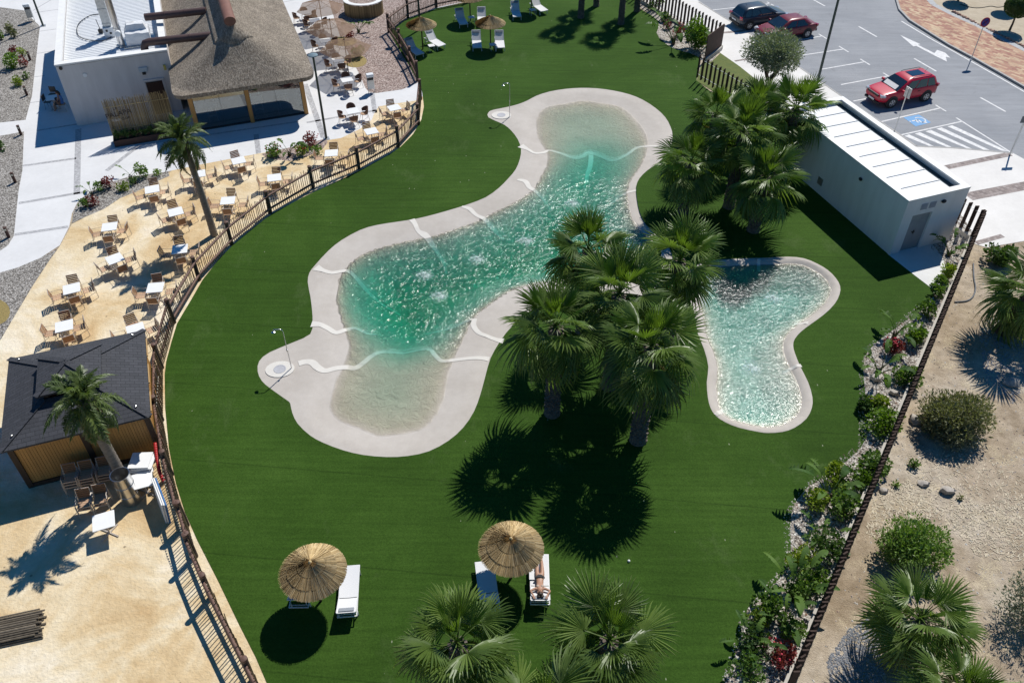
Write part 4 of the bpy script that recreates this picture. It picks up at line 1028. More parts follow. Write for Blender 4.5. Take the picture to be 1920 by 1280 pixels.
for k in range(5):
    o = thing('stacked_table', f'folded white table in the fanned pile, {("lowest","second","third","fourth","topmost")[k]} one', 'table', cc+Vector((R.uniform(-.08,.08), R.uniform(-.06,.06), 0)), rad(15)+R.uniform(-.4,.4), 'pile of white tables')
    mb = MB(); mb.box((0,0,.62+.075*k), (.75,.75,.03)); mb.build('table_top', M_TOP, o)
    mb = MB(); mb.bar((-.2,-.2,.575+.075*k),(.2,.2,.575+.075*k), .04, .03)
    if k == 0:
        for sx in (-1,1):
            for sy in (-1,1): mb.bar((.3*sx,.3*sy,0),(.3*sx,.3*sy,.6), .035)
    mb.build('leg', M_ALU, o)

# brown mesh parasols
def meshcloth():
    t = NT('brown_mesh_cloth'); t.rough(.85, .2)
    t.base(t.ramp(t.noise(5, 3, .5, t.coord()), [(.3, (.25,.16,.105)), (.7, (.32,.215,.145))]))
    tl = t.n('ShaderNodeBsdfTranslucent'); tl.inputs[0].default_value = (.34,.22,.14,1)
    tp = t.n('ShaderNodeBsdfTransparent')
    m1 = t.n('ShaderNodeMixShader'); m1.inputs[0].default_value = .3; t.l(t.b.outputs[0], m1.inputs[1]); t.l(tl.outputs[0], m1.inputs[2])
    m2 = t.n('ShaderNodeMixShader'); m2.inputs[0].default_value = .30; t.l(m1.outputs[0], m2.inputs[1]); t.l(tp.outputs[0], m2.inputs[2])
    t.l(m2.outputs[0], t.out.inputs[0]); return t.m
M_CLOTH = meshcloth()
for (x, y), lab in (((654,140),'brown mesh parasol nearest the lamp post and the yellow shrub'), ((627,101),'brown mesh parasol in the middle of the terrace row'), ((607,62),'brown mesh parasol farthest back beside the straw counter')):
    t0 = thing('mesh_parasol', lab, 'parasol', at(x, y), R.uniform(0,.5), 'brown parasols on the concrete terrace')
    mb = MB(); mb.tube([(0,0,0),(0,0,2.42)], .03, 8); mb.build('pole', M_DBROWN, t0)
    mb = MB(); mb.lathe([(0,.09),(.1,.09),(.3,.05),(.32,0)], 16); mb.build('base_weight', M_GALV, t0, 50)
    mb = MB(); nn, rr_ = 6, 1.75
    for k in range(nn*6):
        a = 2*math.pi*k/(nn*6); f = (k % 6)/6; sag = math.sin(f*math.pi)
        for j in range(7): s_ = j/6; mb.v.append((rr_*s_*math.cos(a)*(1-.14*sag*s_), rr_*s_*math.sin(a)*(1-.14*sag*s_), 2.45-.62*s_**1.25+.0*sag - .06*sag*s_))
    N = nn*6
    for k in range(N):
        for j in range(6): mb.f.append((k*7+j, k*7+j+1, ((k+1)%N)*7+j+1, ((k+1)%N)*7+j))
    mb.build('canopy', M_CLOTH, t0, 40)
    mb = MB()
    for k in range(nn):
        a = 2*math.pi*k/nn; e = (rr_*.99*math.cos(a), rr_*.99*math.sin(a), 1.81); mb.tube([(0,0,2.4), (e[0]*.5,e[1]*.5,2.15), e], .012, 5); mb.tube([(0,0,1.75),(e[0]*.5,e[1]*.5,2.14)], .01, 5)
    mb.build('rib', M_DBROWN, t0)
    mb = MB(); mb.sphere((0,0,2.47), .05, 8, 6); mb.build('finial', M_DBROWN, t0, 80)

# round straw-clad counter
c = at(683, 24); t0 = thing('straw_counter', 'round counter clad in straw matting with a white top on pink gravel', 'counter', c)
nA = 90
for k in range(nA):
    a = rad(150)+rad(240)*k/(nA-1); mb = MB(); hh = .95+R.uniform(-.04,.04)
    if k == 0: cane = MB().tube([(0,0,0),(0,0,1.0)], [.05,.045], 6).mesh('straw_bundle', M_REED)
    o = link('straw_bundle', cane, t0, (1.45*math.cos(a), 1.25*math.sin(a), 0)); o.scale = (1,1,hh)
mb = MB(); n_ = 40
for i in range(n_+1):
    a = rad(150)+rad(240)*i/n_
    for r_, z in ((1.5,1.0),(1.5,1.05),(1.12,1.05),(1.12,1.0)): mb.v.append((r_*math.cos(a), r_*.87*math.sin(a), z))
for i in range(n_):
    for k in range(4): mb.f.append((i*4+k, (i+1)*4+k, (i+1)*4+(k+1)%4, i*4+(k+1)%4))
mb.build('counter_top', M_CAP, t0)

# ---------------------------------------------------------------- palms
M_FAN = leafmat('fan_palm_leaf', (.052,.100,.020), (.175,.255,.062), .40, .4, 2.0, .25, .5, (.16,.13,.05,1))
M_FANY = leafmat('young_fan_leaf', (.075,.13,.022), (.125,.20,.035), .4, .5, 2.0, .25, .3)
M_FAND = leafmat('dry_fan_leaf', (.16,.115,.055), (.25,.18,.085), .2, .7, 2.0)
M_PETI = mat('palm_petiole', (.14,.15,.05), (.10,.10,.04), 6, rough=.5)
M_TRUNK = mat('palm_trunk', (.21,.175,.145), (.10,.08,.065), 9, rough=.9, bump=.03)
M_TRUNK2 = mat('smooth_palm_trunk', (.27,.23,.19), (.15,.125,.10), 5, rough=.85, bump=.02, stretch=(1,1,4))
def fan_leaf(name, spread, Lp, Rb, droop, cup, n, m, seed, fold=.5, curl=.35):
    r_ = random.Random(seed); mb = MB()
    pz = lambda s: -droop*.28*(s/Lp)**2*Lp
    mb.tube([(Lp*k/5, 0, pz(Lp*k/5)) for k in range(6)], [.032,.026,.022,.018,.016,.012], 5)
    hx, hz = Lp, pz(Lp); dph = 2*spread/n
    for i in range(n):
        ph = -spread+dph*(i+.5)+r_.uniform(-.12,.12)*dph; q = abs(ph)/max(spread, .01); ln = Rb*(1-.28*q**2)*r_.uniform(.9,1.06)
        dx, dy = math.cos(ph), math.sin(ph); b = len(mb.v); dr = droop*r_.uniform(.75,1.35); sw = r_.uniform(-.05,.05)
        for s, wf in ((.06,1),(.36,1.04),(.64,1.0),(.85,.5)):
            rr = ln*s; hw = rr*math.tan(dph/2)*wf if s < .5 else ln*.50*math.tan(dph/2)*wf
            z = hz + cup*rr*q - dr*ln*curl*max(0, s-.25)**2*1.9 - dr*.10*rr; lx, ly = -dy, dx; bx = hx+dx*rr-lx*sw*s*s; by = dy*rr-ly*sw*s*s
            mb.v += [(bx-lx*hw, by-ly*hw, z-fold*hw), (bx, by, z+fold*hw*.6), (bx+lx*hw, by+ly*hw, z-fold*hw)]
        mb.v.append((hx+dx*ln*.99, dy*ln*.99, hz+cup*ln*q-dr*ln*curl*.75**2*2.3-dr*.10*ln))
        for k in range(3):
            o = b+3*k; mb.f += [(o,o+1,o+4,o+3),(o+1,o+2,o+5,o+4)]
        o = b+9; mb.f += [(o,o+1,b+12),(o+1,o+2,b+12)]
    return mb.mesh(name, m)
FAN = {'young': [fan_leaf('leaf', rad(34), .7, 1.1, .05, .35, 13, M_FANY, 1, .9), fan_leaf('leaf', rad(62), .85, 1.15, .1, .25, 22, M_FANY, 2, .8)],
       'mid': [fan_leaf('leaf', rad(112), 1.0, 1.22, .55, .12, 30, M_FAN, s_, .75) for s_ in (3, 4, 5)],
       'old': [fan_leaf('leaf', rad(118), 1.05, 1.25, 1.15, -.05, 30, M_FAN, s_, .75, .5) for s_ in (6, 7)],
       'dead': [fan_leaf('dry_leaf', rad(105), .95, 1.0, 1.6, -.2, 22, M_FAND, 8, .8, .7)]}
def boot_trunk(name, h, r0, r1, seed):
    r_ = random.Random(seed); mb = MB(); N = 14; rows = int(h/.11)
    mb.tube([(0,0,h*k/10) for k in range(11)], [r0*1.25 if k == 0 else r0+(r1-r0)*k/10 for k in range(11)], N)
    for j in range(rows):
        z = h*(j+.4)/rows; r = r0+(r1-r0)*z/h
        for k in range(9):
            a = 2*math.pi*(k+.5*(j % 2))/9+r_.uniform(-.12,.12); w_ = .085; ex = r_.uniform(.03,.085); b = len(mb.v)
            ca, sa = math.cos(a), math.sin(a)
            for (dr, dl, dz) in ((-.02,-w_,-.02),(-.02,w_,-.02),(ex,-w_*.5,.10),(ex,w_*.5,.10),(-.02,-w_*.6,.13),(-.02,w_*.6,.13)):
                mb.v.append(((r+dr)*ca-dl*sa, (r+dr)*sa+dl*ca, z+dz))
            mb.f += [(b,b+1,b+3,b+2),(b+2,b+3,b+5,b+4),(b,b+2,b+4),(b+1,b+5,b+3)]
    return mb.mesh(name, M_TRUNK)
TRUNKS = {h: boot_trunk('trunk', h, .27, .22, int(h*10)) for h in (2.2, 3.2, 4.0, 4.7, 5.2)}
def fan_palm(label, base, h, scale=1.0, n=38, group=None, seed=0, dead=2, lean=(0,0)):
    r_ = random.Random(seed+100); t0 = thing('fan_palm', label, 'palm tree', base, r_.uniform(0, 6), group)
    k = min(TRUNKS, key=lambda q: abs(q-h)); tr = link('trunk', TRUNKS[k], t0); tr.scale = (scale, scale, h/k); tr.rotation_euler = (lean[0], lean[1], 0)
    top = Euler((lean[0], lean[1], 0)).to_matrix() @ Vector((0, 0, h-.05))
    for i in range(n):
        t = i/(n-1); el = rad(82-142*t**.9+r_.uniform(-12,12)); az = i*2.39996+r_.uniform(-.35,.35)
        kind = 'young' if t < .16 else 'mid' if t < .55 else 'old'
        if i >= n-dead: kind = 'dead'
        me = FAN[kind][0] if (kind == 'young' and i < 3) else r_.choice(FAN[kind])
        o = link(me.name.split('.')[0], me, t0, top+Vector((0,0,.25*(1-t))))
        o.rotation_euler = (Matrix.Rotation(az, 3, 'Z') @ Matrix.Rotation(-el, 3, 'Y') @ Matrix.Rotation(r_.uniform(-.6,.6), 3, 'X')).to_euler()
        s = scale*.93*r_.uniform(.8,1.12)*(.8 if kind == 'dead' else 1); o.scale = (s, s, s)
    return t0
G1, G2, G3, G4 = 'palms in the middle of the lawn', 'palms beside the pump house', 'palms at the front edge', 'palms at the back of the lawn'
def below(x, y, z): p = at(x, y, z); return Vector((p.x, p.y, 0))
for (x, y), h, lab, g, sd, sc in [
   ((1035,775),4.6,'fan palm at the left front of the central clump',G1,1,1.0), ((1196,825),4.9,'fan palm at the right front of the central clump',G1,2,1.06),
   ((1142,725),4.9,'fan palm in the middle of the central clump',G1,3,1.0), ((1092,625),4.5,'fan palm at the back left of the central clump, against the pool',G1,4,.98),
   ((1248,652),4.7,'fan palm at the back right of the central clump, by the small pool',G1,5,.95),
   ((1281,398),2.9,'fan palm nearest the pool in the pump house group',G2,6,.92), ((1412,432),3.1,'fan palm with fullest crown, front of the pump house group',G2,7,1.0),
   ((1366,388),4.4,'fan palm in the middle of the pump house group',G2,8,.95), ((1326,315),3.2,'fan palm at the left back of the pump house group by the fin fence',G2,9,.9),
   ((1462,330),4.0,'fan palm leaning over the pump house roof end',G2,10,1.0), ((1400,300),3.2,'fan palm at the back of the pump house group below the olive tree',G2,13,.9)]:
    fan_palm(lab, at(x, y), h, sc*(1.05 if g == G2 else 1.02), 38, g, sd, 3)
for (x, y, z), h, lab, sd, sc, n in [((858,1205,3.2),3.1,'fan palm at the bottom edge left of centre',20,.95,36), ((1143,1200,3.2),3.1,'fan palm at the bottom edge right of the sunbather',21,.95,36),
   ((1015,1345,3.0),2.9,'fan palm mostly below the bottom edge, between two others',22,.95,32), ((1725,1160,2.3),2.2,'fan palm on the dry earth at lower right',23,.84,32), ((1800,1310,2.3),2.2,'fan palm in the bottom right corner on dry earth',24,.86,32),
   ((1905,505,3.0),3.0,'thick trunked fan palm at the right edge by the pavement',25,1.05,34)]:
    if sd == 25: fan_palm(lab, at(1880,622), 2.4, 1.1, 34, G3, sd, 3, (0, rad(8)))
    else: fan_palm(lab, below(x, y, z), h, sc, n, G3, sd, 1)
for (x, y), h, lab, sd in [((1089,34),4.6,'palm trunk farthest left at the top of the lawn',30), ((1118,12),4.4,'leaning palm trunk second from left at the top',31), ((1164,46),4.5,'palm trunk nearest in the top lawn group',32), ((1194,22),4.4,'palm trunk farthest right at the top of the lawn',33)]:
    fan_palm(lab, at(x, y), h, .78, 26, G4, sd, 0, (0, rad(5 if sd == 31 else 0)))

# feather palms on the terrace
M_FEATH = leafmat('feather_leaf', (.05,.085,.022), (.13,.18,.055), .35, .45, 2.0)
M_FEATHD = leafmat('dry_feather_leaf', (.20,.145,.06), (.28,.2,.09), .25, .7, 2.0)
def frond(name, L, n, m, seed, drop, lw=.024, ll=.45):
    r_ = random.Random(seed); mb = MB(); P = []
    for k in range(13):
        s = k/12; P.append(Vector((L*s*(1-.18*drop*s*s), 0, L*(.32*s-drop*.62*s*s*s-.25*drop*s*s))))
    mb.tube(P, [.028-.022*k/12 for k in range(13)], 5)
    for i in range(n):
        s = .14+.84*i/n; k = min(int(s*12), 11); p = P[k].lerp(P[k+1], s*12-k); tg = (P[k+1]-P[k]).normalized()
        l_ = ll*math.sin(math.pi*min(1, s*.85+.18))*r_.uniform(.8,1.15)
        for sd in (-1, 1):
            a = r_.uniform(.5, 1.1); side = Vector((0, sd, r_.uniform(-.25,.85))).normalized(); d = (tg*math.cos(a)+side*math.sin(a)).normalized()
            nn = d.cross(Vector((0,0,1))); nn = nn.normalized() if nn.length > .01 else Vector((1,0,0)); b = len(mb.v)
            mid = p+d*l_*.55; tip = p+d*l_+Vector((0,0,-.26*l_*(1+drop)))
            mb.v += [tuple(p-nn*lw*.5), tuple(p+nn*lw*.5), tuple(mid+nn*lw), tuple(mid-nn*lw), tuple(tip)]; mb.f += [(b,b+1,b+2,b+3),(b+3,b+2,b+4)]
    return mb.mesh(name, m)
FROND = [frond('frond', 1.9, 58, M_FEATH, 1, .55), frond('frond', 2.0, 58, M_FEATH, 2, .95), frond('frond', 1.8, 54, M_FEATH, 3, 1.25)]
DEADF = frond('dry_frond', 1.7, 40, M_FEATHD, 4, 1.3)
def ring_trunk(h, path, r0, r1):
    mb = MB(); n = int(h/.09); P = spline(path, 1, False); P2 = spline(path, max(2, n//(len(path)-1)), False); N = len(P2)
    mb.tube(P2, [(r0+(r1-r0)*i/(N-1))*(1.05 if i % 2 else .97) for i in range(N)], 14); return mb
def feather_palm(label, base, path, r0, r1, n, seed, scale=1.0, wind=None):
    r_ = random.Random(seed); t0 = thing('feather_palm', label, 'palm tree', base); ring_trunk(path[-1][2], path, r0, r1).build('trunk', M_TRUNK2, t0, 60)
    top = Vector(path[-1]); mb = MB(); mb.tube([top-Vector((0,0,.75)), top-Vector((0,0,.35)), top+Vector((0,0,.3))], [r1*1.1, r1*1.45, r1*.8], 10)
    for k in range(26):
        a = k*2.4; z = -.7+.035*k; mb.tube([top+Vector((r1*1.1*math.cos(a), r1*1.1*math.sin(a), z)), top+Vector((r1*2.0*math.cos(a), r1*2.0*math.sin(a), z+.24))], [.05,.015], 5)
    mb.build('leaf_bases', M_TRUNK, t0)
    for i in range(n):
        t = i/(n-1); el = rad(74-125*t+r_.uniform(-10,10)); az = i*2.39996+r_.uniform(-.25,.25)
        me = FROND[min(2, int(t*3))] if i < n-2 else DEADF
        o = link(me.name.split('.')[0], me, t0, top+Vector((0,0,.25-.3*t)))
        Mx = Matrix.Rotation(az, 3, 'Z') @ Matrix.Rotation(-el, 3, 'Y') @ Matrix.Rotation(r_.uniform(-.5,.5), 3, 'X')
        o.rotation_euler = Mx.to_euler(); s = scale*r_.uniform(.85,1.05); o.scale = (s,s,s)
feather_palm('slim leaning feather palm among the dining tables', at(402,441), [(0,0,0),(-.05,.05,1.5),(-.12,.1,3.0),(-.22,.12,4.4),(-.28,.1,5.1)], .19, .13, 30, 5, .85)
feather_palm('feather palm rising in front of the timber kiosk', at(239,915), [(0,0,0),(-.02,.02,1.2),(-.06,.02,2.4),(-.08,.0,3.6),(-.05,.05,4.35)], .2, .17, 30, 8, .85)

# ---------------------------------------------------------------- shrubs and bed plants
def leafcloud(mb, c, r, n, size, rnd, shell=.55, up=.4, asp=.45):
    for _ in range(n):
        while True:
            p = Vector((rnd.uniform(-1,1), rnd.uniform(-1,1), rnd.uniform(-1,1)))
            if p.length <= 1: break
        q = p.length or .01; p = p/q*(q**(1-shell))
        q = Vector((c[0]+p.x*r[0], c[1]+p.y*r[1], c[2]+p.z*r[2]))
        d = (p+Vector((rnd.uniform(-.8,.8), rnd.uniform(-.8,.8), rnd.uniform(-.5,.9)*up+.2))).normalized()
        s = size*rnd.uniform(.6,1.3); sd = d.cross(Vector((rnd.uniform(-1,1), rnd.uniform(-1,1), rnd.uniform(-1,1))))
        if sd.length < .05: continue
        sd = sd.normalized()*s*asp; b = len(mb.v); d = d*s
        mb.v += [tuple(q), tuple(q+d*.5+sd), tuple(q+d), tuple(q+d*.5-sd)]; mb.f.append((b,b+1,b+2,b+3))
    return mb
def clumpy(c, r, n, size, rnd, clumps=14, cs=.42, **kw):
    mb = MB()
    for k in range(clumps):
        while True:
            p = Vector((rnd.uniform(-1,1), rnd.uniform(-1,1), rnd.uniform(-1,1)))
            if .35 < p.length <= 1: break
        cc = (c[0]+p.x*r[0]*.7, c[1]+p.y*r[1]*.7, c[2]+p.z*r[2]*.7); s = cs*rnd.uniform(.7,1.2)
        leafcloud(mb, cc, (r[0]*s, r[1]*s, r[2]*s), n//clumps, size, rnd, **kw)
    return mb
LM = {'green': leafmat('shrub_green', (.06,.125,.02), (.15,.245,.05), .3, .5), 'lime': leafmat('shrub_lime', (.12,.19,.02), (.24,.31,.04), .35, .5),
      'red': leafmat('shrub_red', (.14,.028,.03), (.24,.05,.05), .25, .5), 'olive': leafmat('shrub_olive', (.10,.115,.05), (.22,.225,.115), .25, .6),
      'blue': leafmat('shrub_bluegreen', (.07,.10,.075), (.16,.19,.14), .2, .6), 'dark': leafmat('shrub_dark', (.032,.075,.016), (.08,.145,.034), .25, .5),
      'grey': leafmat('olive_tree_leaf', (.10,.135,.09), (.22,.26,.18), .2, .5), 'bright': leafmat('citrus_leaf', (.06,.13,.012), (.15,.25,.03), .35, .4), 'straw': leafmat('straw_grass', (.2,.17,.07), (.3,.26,.12), .3, .7)}
M_STEM = mat('brown_stem', (.10,.07,.045), (.06,.042,.03), 9, rough=.85)
M_FLOW = mat('red_flower', (.5,.04,.07), (.62,.08,.10), 9, rough=.6)
BUSHN = {}
def bush(label, base, r, n, size, kind, name='shrub', cat='shrub', seed=0, clumps=12, stems=4, flowers=0, z0=None, **kw):
    rnd = random.Random(seed+int(base[0]*100)+int(base[1]*37)); t0 = thing(name, label, cat, base)
    c = (0, 0, r[2]*.95 if z0 is None else z0)
    mb = clumpy(c, r, n, size, rnd, clumps, **kw); mb.build('foliage', LM[kind], t0)
    mb = MB()
    for k in range(stems):
        a = rnd.uniform(0, 6.28); mb.tube([(.03*math.cos(a), .03*math.sin(a), -.02), (r[0]*.3*math.cos(a), r[1]*.3*math.sin(a), c[2]*.6), (r[0]*.6*math.cos(a), r[1]*.6*math.sin(a), c[2])], [.025,.018,.008], 5)
    mb.build('stem', M_STEM, t0)
    if flowers:
        mb = MB()
        for k in range(flowers):
            a = rnd.uniform(0, 6.28); q = rnd.uniform(.2,1); mb.sphere((r[0]*q*math.cos(a), r[1]*q*math.sin(a), c[2]+r[2]*math.sqrt(max(0, 1-q*q))*.95), .04, 6, 4)
        mb.build('flowers', M_FLOW, t0)
    return t0
M_STRE = leafmat('paddle_leaf', (.036,.09,.018), (.11,.19,.035), .3, .5, 3, .25, .3)
def paddle(name, Lp, Lb, Wb, bend, seed):
    r_ = random.Random(seed); mb = MB(); n = 9; P = []
    for k in range(6): s = k/5; P.append(Vector((Lp*.35*s*s, 0, Lp*s*(1-.1*s))))
    mb.tube(P, [.028,.025,.022,.02,.017,.014], 6)
    p = P[-1]; a = rad(55); st = Lb/n; rows = []
    for k in range(n+1):
        s = k/n; wd = Wb*(math.sin(math.pi*(s*.92+.06))**.7); x = Vector((math.cos(a), 0, math.sin(a))); nz = Vector((-math.sin(a), 0, math.cos(a)))
        rows.append((p-x*0+Vector((0,-wd,0))+nz*wd*.35, Vector(p), p+Vector((0,wd,0))+nz*wd*.35)); p = p+x*st; a -= bend/n
    for k in range(n):
        b = len(mb.v); tear = r_.choice((0,.04,.12,.28))
        for q, (l_, c_, rr_) in enumerate((rows[k], rows[k+1])):
            f = (1-tear) if q else 1; mb.v += [tuple(c_+(l_-c_)*f+Vector((0,0,-tear*q))), tuple(c_), tuple(c_+(rr_-c_)*f)]
        mb.f += [(b,b+1,b+4,b+3),(b+1,b+2,b+5,b+4)]
    return mb.mesh(name, M_STRE)
PADD = [paddle('leaf', 1.2, .95, .17, rad(85), 1), paddle('leaf', 1.0, .85, .16, rad(120), 2), paddle('leaf', .7, .7, .14, rad(70), 3), paddle('leaf', 1.35, .9, .15, rad(60), 4)]
def strelitzia(label, base, n, scale, seed, group='paddle leaved plants in the beds'):
    r_ = random.Random(seed); t0 = thing('paddle_leaf_plant', label, 'plant', base, 0, group)
    for i in range(n):
        o = link('leaf', r_.choice(PADD), t0, (r_.uniform(-.08,.08), r_.uniform(-.08,.08), 0)); tl = r_.uniform(.05,.5); az = i*2.4+r_.uniform(-.4,.4)
        o.rotation_euler = (Matrix.Rotation(az, 3, 'Z') @ Matrix.Rotation(tl, 3, 'Y')).to_euler(); s = scale*r_.uniform(.75,1.1); o.scale = (s,s,s)
    mb = MB()
    for k in range(3): a = k*2.1; mb.tube([(.05*math.cos(a),.05*math.sin(a),0),(.09*math.cos(a),.09*math.sin(a),.35*scale)], [.06*scale,.04*scale], 7)
    mb.build('stalk', M_STEM, t0); return t0
orde = ('nearest', 'second', 'third', 'fourth', 'fifth', 'sixth', 'seventh', 'eighth')
for i, (x, y, n, s) in enumerate([(1400,1215,7,.6),(1465,1172,8,.75),(1480,1122,9,.95),(1533,1012,8,.7),(1550,938,9,1.1),(1645,702,9,.85),(1676,632,9,.85),(1778,480,9,.8)]):
    strelitzia(f'tall paddle leaved plant, {orde[i]} from the front in the right pebble bed', at(x, y), n, s, i+1)
for x, y, n, s, lab in [(543,293,6,.8,'banana like plant in the pink bed by the lamp post'),(173,366,5,.55,'small broad leaved plant at the left of the terrace bed'),(672,62,6,.8,'tall green plant behind the parasol row on pink gravel'),(1262,84,5,1.5,'tall paddle leaved plant in the far bed'),
    (1290,78,4,1.4,'paddle leaved plant against the far fin fence'),(245,334,4,.55,'slim leaved plant by the concrete path in the terrace bed')]:
    strelitzia(lab, at(x, y), n, s, int(x))
# low planting: (x, y, rx, rz, n, leaf, colour, label)
for i, (x, y, rx, rz, n, lf, col, lab) in enumerate([
   (233,357,.34,.3,420,.08,'lime','round lime shrub in the terrace bed'),(208,352,.42,.38,420,.09,'red','dark red shrub in the terrace bed'),(188,357,.3,.3,220,.09,'green','green shrub left of the red shrub in the terrace bed'),
   (176,385,.36,.3,300,.09,'red','red and green clump at the near end of the terrace bed'),(160,389,.3,.28,240,.1,'green','green tuft at the near left end of the terrace bed'),(254,345,.3,.25,200,.09,'dark','dark green tuft at the right of the lime shrub'),
   (268,332,.35,.45,300,.11,'green','taller green shrub at the far end of the terrace bed'),(296,330,.3,.2,160,.09,'green','low tuft on the sand end of the terrace bed'),
   (515,293,.5,.4,360,.13,'green','spiky green plant at the left of the pink bed'),(585,275,.55,.5,480,.1,'red','purplish shrub at the right of the pink bed'),(566,290,.4,.35,260,.12,'lime','yellow green tuft in the pink bed'),(595,290,.35,.3,220,.1,'green','green tuft beside the purplish shrub'),
   (35,160,.42,.32,420,.09,'lime','bright yellow green cushion in the left gravel'),(26,128,.55,.6,560,.13,'bright','tall leafy green plant in the left gravel'),(47,125,.3,.4,240,.1,'red','red shrub beside the tall green plant in left gravel'),(42,105,.35,.3,260,.09,'lime','small lime shrub in the left gravel bed'),(27,103,.35,.35,240,.1,'red','dark reddish tuft at the back of the left gravel'),
   (50,148,.25,.25,150,.1,'green','small tuft right of the yellow cushion'),(20,62,.35,.4,260,.12,'olive','grey green grass tuft in the far left gravel'),(28,70,.25,.3,160,.12,'olive','smaller grass tuft in the far left gravel'),(2,75,.3,.35,200,.11,'green','shrub cut by the left edge in far gravel'),(2,282,.35,.3,260,.1,'green','shrub cut by the left edge below the crossing path'),
   (672,108,.5,.42,520,.12,'bright','yellow flowered shrub at the nearest parasol'),(655,72,.4,.3,260,.1,'red','reddish low plants behind the parasols'),
   (1302,92,.95,1.15,2600,.13,'bright','big glossy lime green shrub at the far fin fence'),(1252,55,.35,.35,260,.1,'red','dark red shrub in the far bed'),(1222,20,.5,.4,300,.1,'dark','dark shrub at the top of the far bed'),(1245,42,.45,.45,320,.12,'green','green shrub at the left of the far bed'),(1272,68,.45,.5,320,.11,'red','rusty red shrub beside the lime shrub'),(1235,8,.5,.5,300,.12,'green','green shrub at the top edge of the far bed'),
   (1668,662,.35,.35,320,.1,'red','pink flowered shrub under the paddle leaves'),(1640,765,.36,.3,420,.1,'lime','round lime cushion at the bed edge'),(1622,768,.3,.25,260,.12,'dark','dark fern at the lawn edge of the bed'),(1692,715,.55,.45,520,.11,'green','green shrub against the fence beside the boulders'),
   (1655,808,.6,.45,620,.11,'bright','bright green low shrub mid bed'),(1632,880,.5,.5,480,.12,'green','grassy green shrub by the fence, mid bed'),(1610,905,.45,.4,360,.1,'bright','glossy leaved shrub by the fence, lower bed'),(1565,905,.5,.38,480,.1,'lime','lime shrub under the tallest paddle plant'),(1520,950,.45,.35,420,.1,'lime','lime cushion at the lawn edge, lower bed'),
   (1580,960,.5,.4,420,.11,'green','green shrub by the fence below the red one'),(1545,1040,.55,.45,460,.11,'dark','dark green shrub in the lower bed'),(1500,1060,.4,.35,300,.1,'lime','lime shrub at the lower lawn edge'),(1490,1110,.4,.35,300,.1,'green','leafy green shrub below the lime one'),(1520,1100,.5,.4,360,.12,'green','spiky green plant by the lower fence'),
   (1440,1150,.5,.4,380,.11,'green','green shrub at the bend of the bed'),(1415,1215,.45,.35,320,.11,'dark','dark shrub near the bottom of the bed'),(1455,1235,.4,.3,260,.1,'red','red flowering shrub near the bottom of the bed'),(1400,1265,.45,.35,320,.11,'green','green shrub at the bottom edge of the bed'),(1485,1190,.4,.35,280,.11,'green','green shrub by the fence near the bottom'),
   (1420,1170,.3,.3,200,.1,'lime','small lime shrub near the bottom lawn edge'),(1770,525,.3,.4,260,.12,'lime','upright lime plant near the pump house pad'),(1758,540,.3,.3,220,.1,'green','small leafy shrub at the pad corner'),(1752,556,.3,.3,220,.11,'green','green plant below the pad corner'),(1735,590,.4,.3,300,.11,'green','green shrub between pad and paddle plants'),(1715,640,.4,.4,300,.12,'bright','fern like plant against the fence'),
   (1712,875,.22,.16,140,.09,'green','small weed in the dry earth'),(1680,910,.14,.12,70,.08,'green','tiny weed in the dry earth below the fence'),(1800,935,.12,.1,50,.08,'olive','tiny dry weed right of the stones')]):
    dense = x > 1390 and y > 500 and y < 1275 and 'weed' not in lab; bush(lab, at(x, y), (rx*1.3, rx*1.3, rz*1.2) if dense else (rx, rx, rz), int(n*1.9) if dense else n, lf, col, seed=i, clumps=9 if rx < .6 else 22, flowers=10 if ('flower' in lab or 'pink' in lab) else 0)
bush('wide grey green bush on the dry earth beside the fence', at(1780,808), (1.5,1.3,.85), 13000, .14, 'olive', 'bush', 'bush', 3, 60, 8, asp=.2, up=1.2)
bush('darker low bush at the foot of the wide grey green bush', at(1790,832), (1.0,.7,.5), 1800, .12, 'blue', 'bush', 'bush', 6, 24, 5, asp=.16)
bush('rounded fresh green bush on the dry earth', at(1700,1045), (1.35,1.1,.85), 7500, .12, 'green', 'bush', 'bush', 4, 44, 8, asp=.25)
bush('blue green bush at the right edge of dry earth', at(1925,1165), (1.25,1.2,1.05), 4600, .12, 'blue', 'bush', 'bush', 5, 40, 8, asp=.16, up=1.2)
bush('leafy shrub under the right edge palm by the pavement', at(1868,492), (.75,.7,.6), 1500, .14, 'dark', 'bush', 'bush', 7, 20, 5)
# planting in the corten planter, and a silver green olive tree on the verge
for i in range(7):
    p = uvp(-6.4+.5*i, 50.88, .34); bush(('green tuft in the rusty planter, ' + ('leftmost', 'second from left', 'third from left', 'middle', 'third from right', 'second from right', 'rightmost')[i]), p, (.24,.2,.26), 120, .12, 'dark', 'planter_tuft', 'plant', i, 5, 3)
p = at(1437,172); t0 = thing('olive_tree', 'silvery olive tree with forked trunk on the verge behind the palms', 'tree', p)
mb = MB(); mb.tube([(0,0,-.05),(.02,0,.4),(.0,.05,.8)], [.3,.24,.2], 10)
for a, l in ((.4,1.2),(2.2,1.3),(3.9,1.15),(5.3,1.2)): mb.tube([(0,.05,.7),(.35*math.cos(a),.35*math.sin(a),1.2),(.75*math.cos(a),.75*math.sin(a),.9+l)], [.14,.1,.05], 7)
mb.build('trunk', M_STEM, t0, 60)
rnd = random.Random(5); clumpy((0,.1,2.6), (2.0,1.9,1.35), 15000, .17, rnd, 90, .36, asp=.2, up=.7).build('crown', LM['grey'], t0)
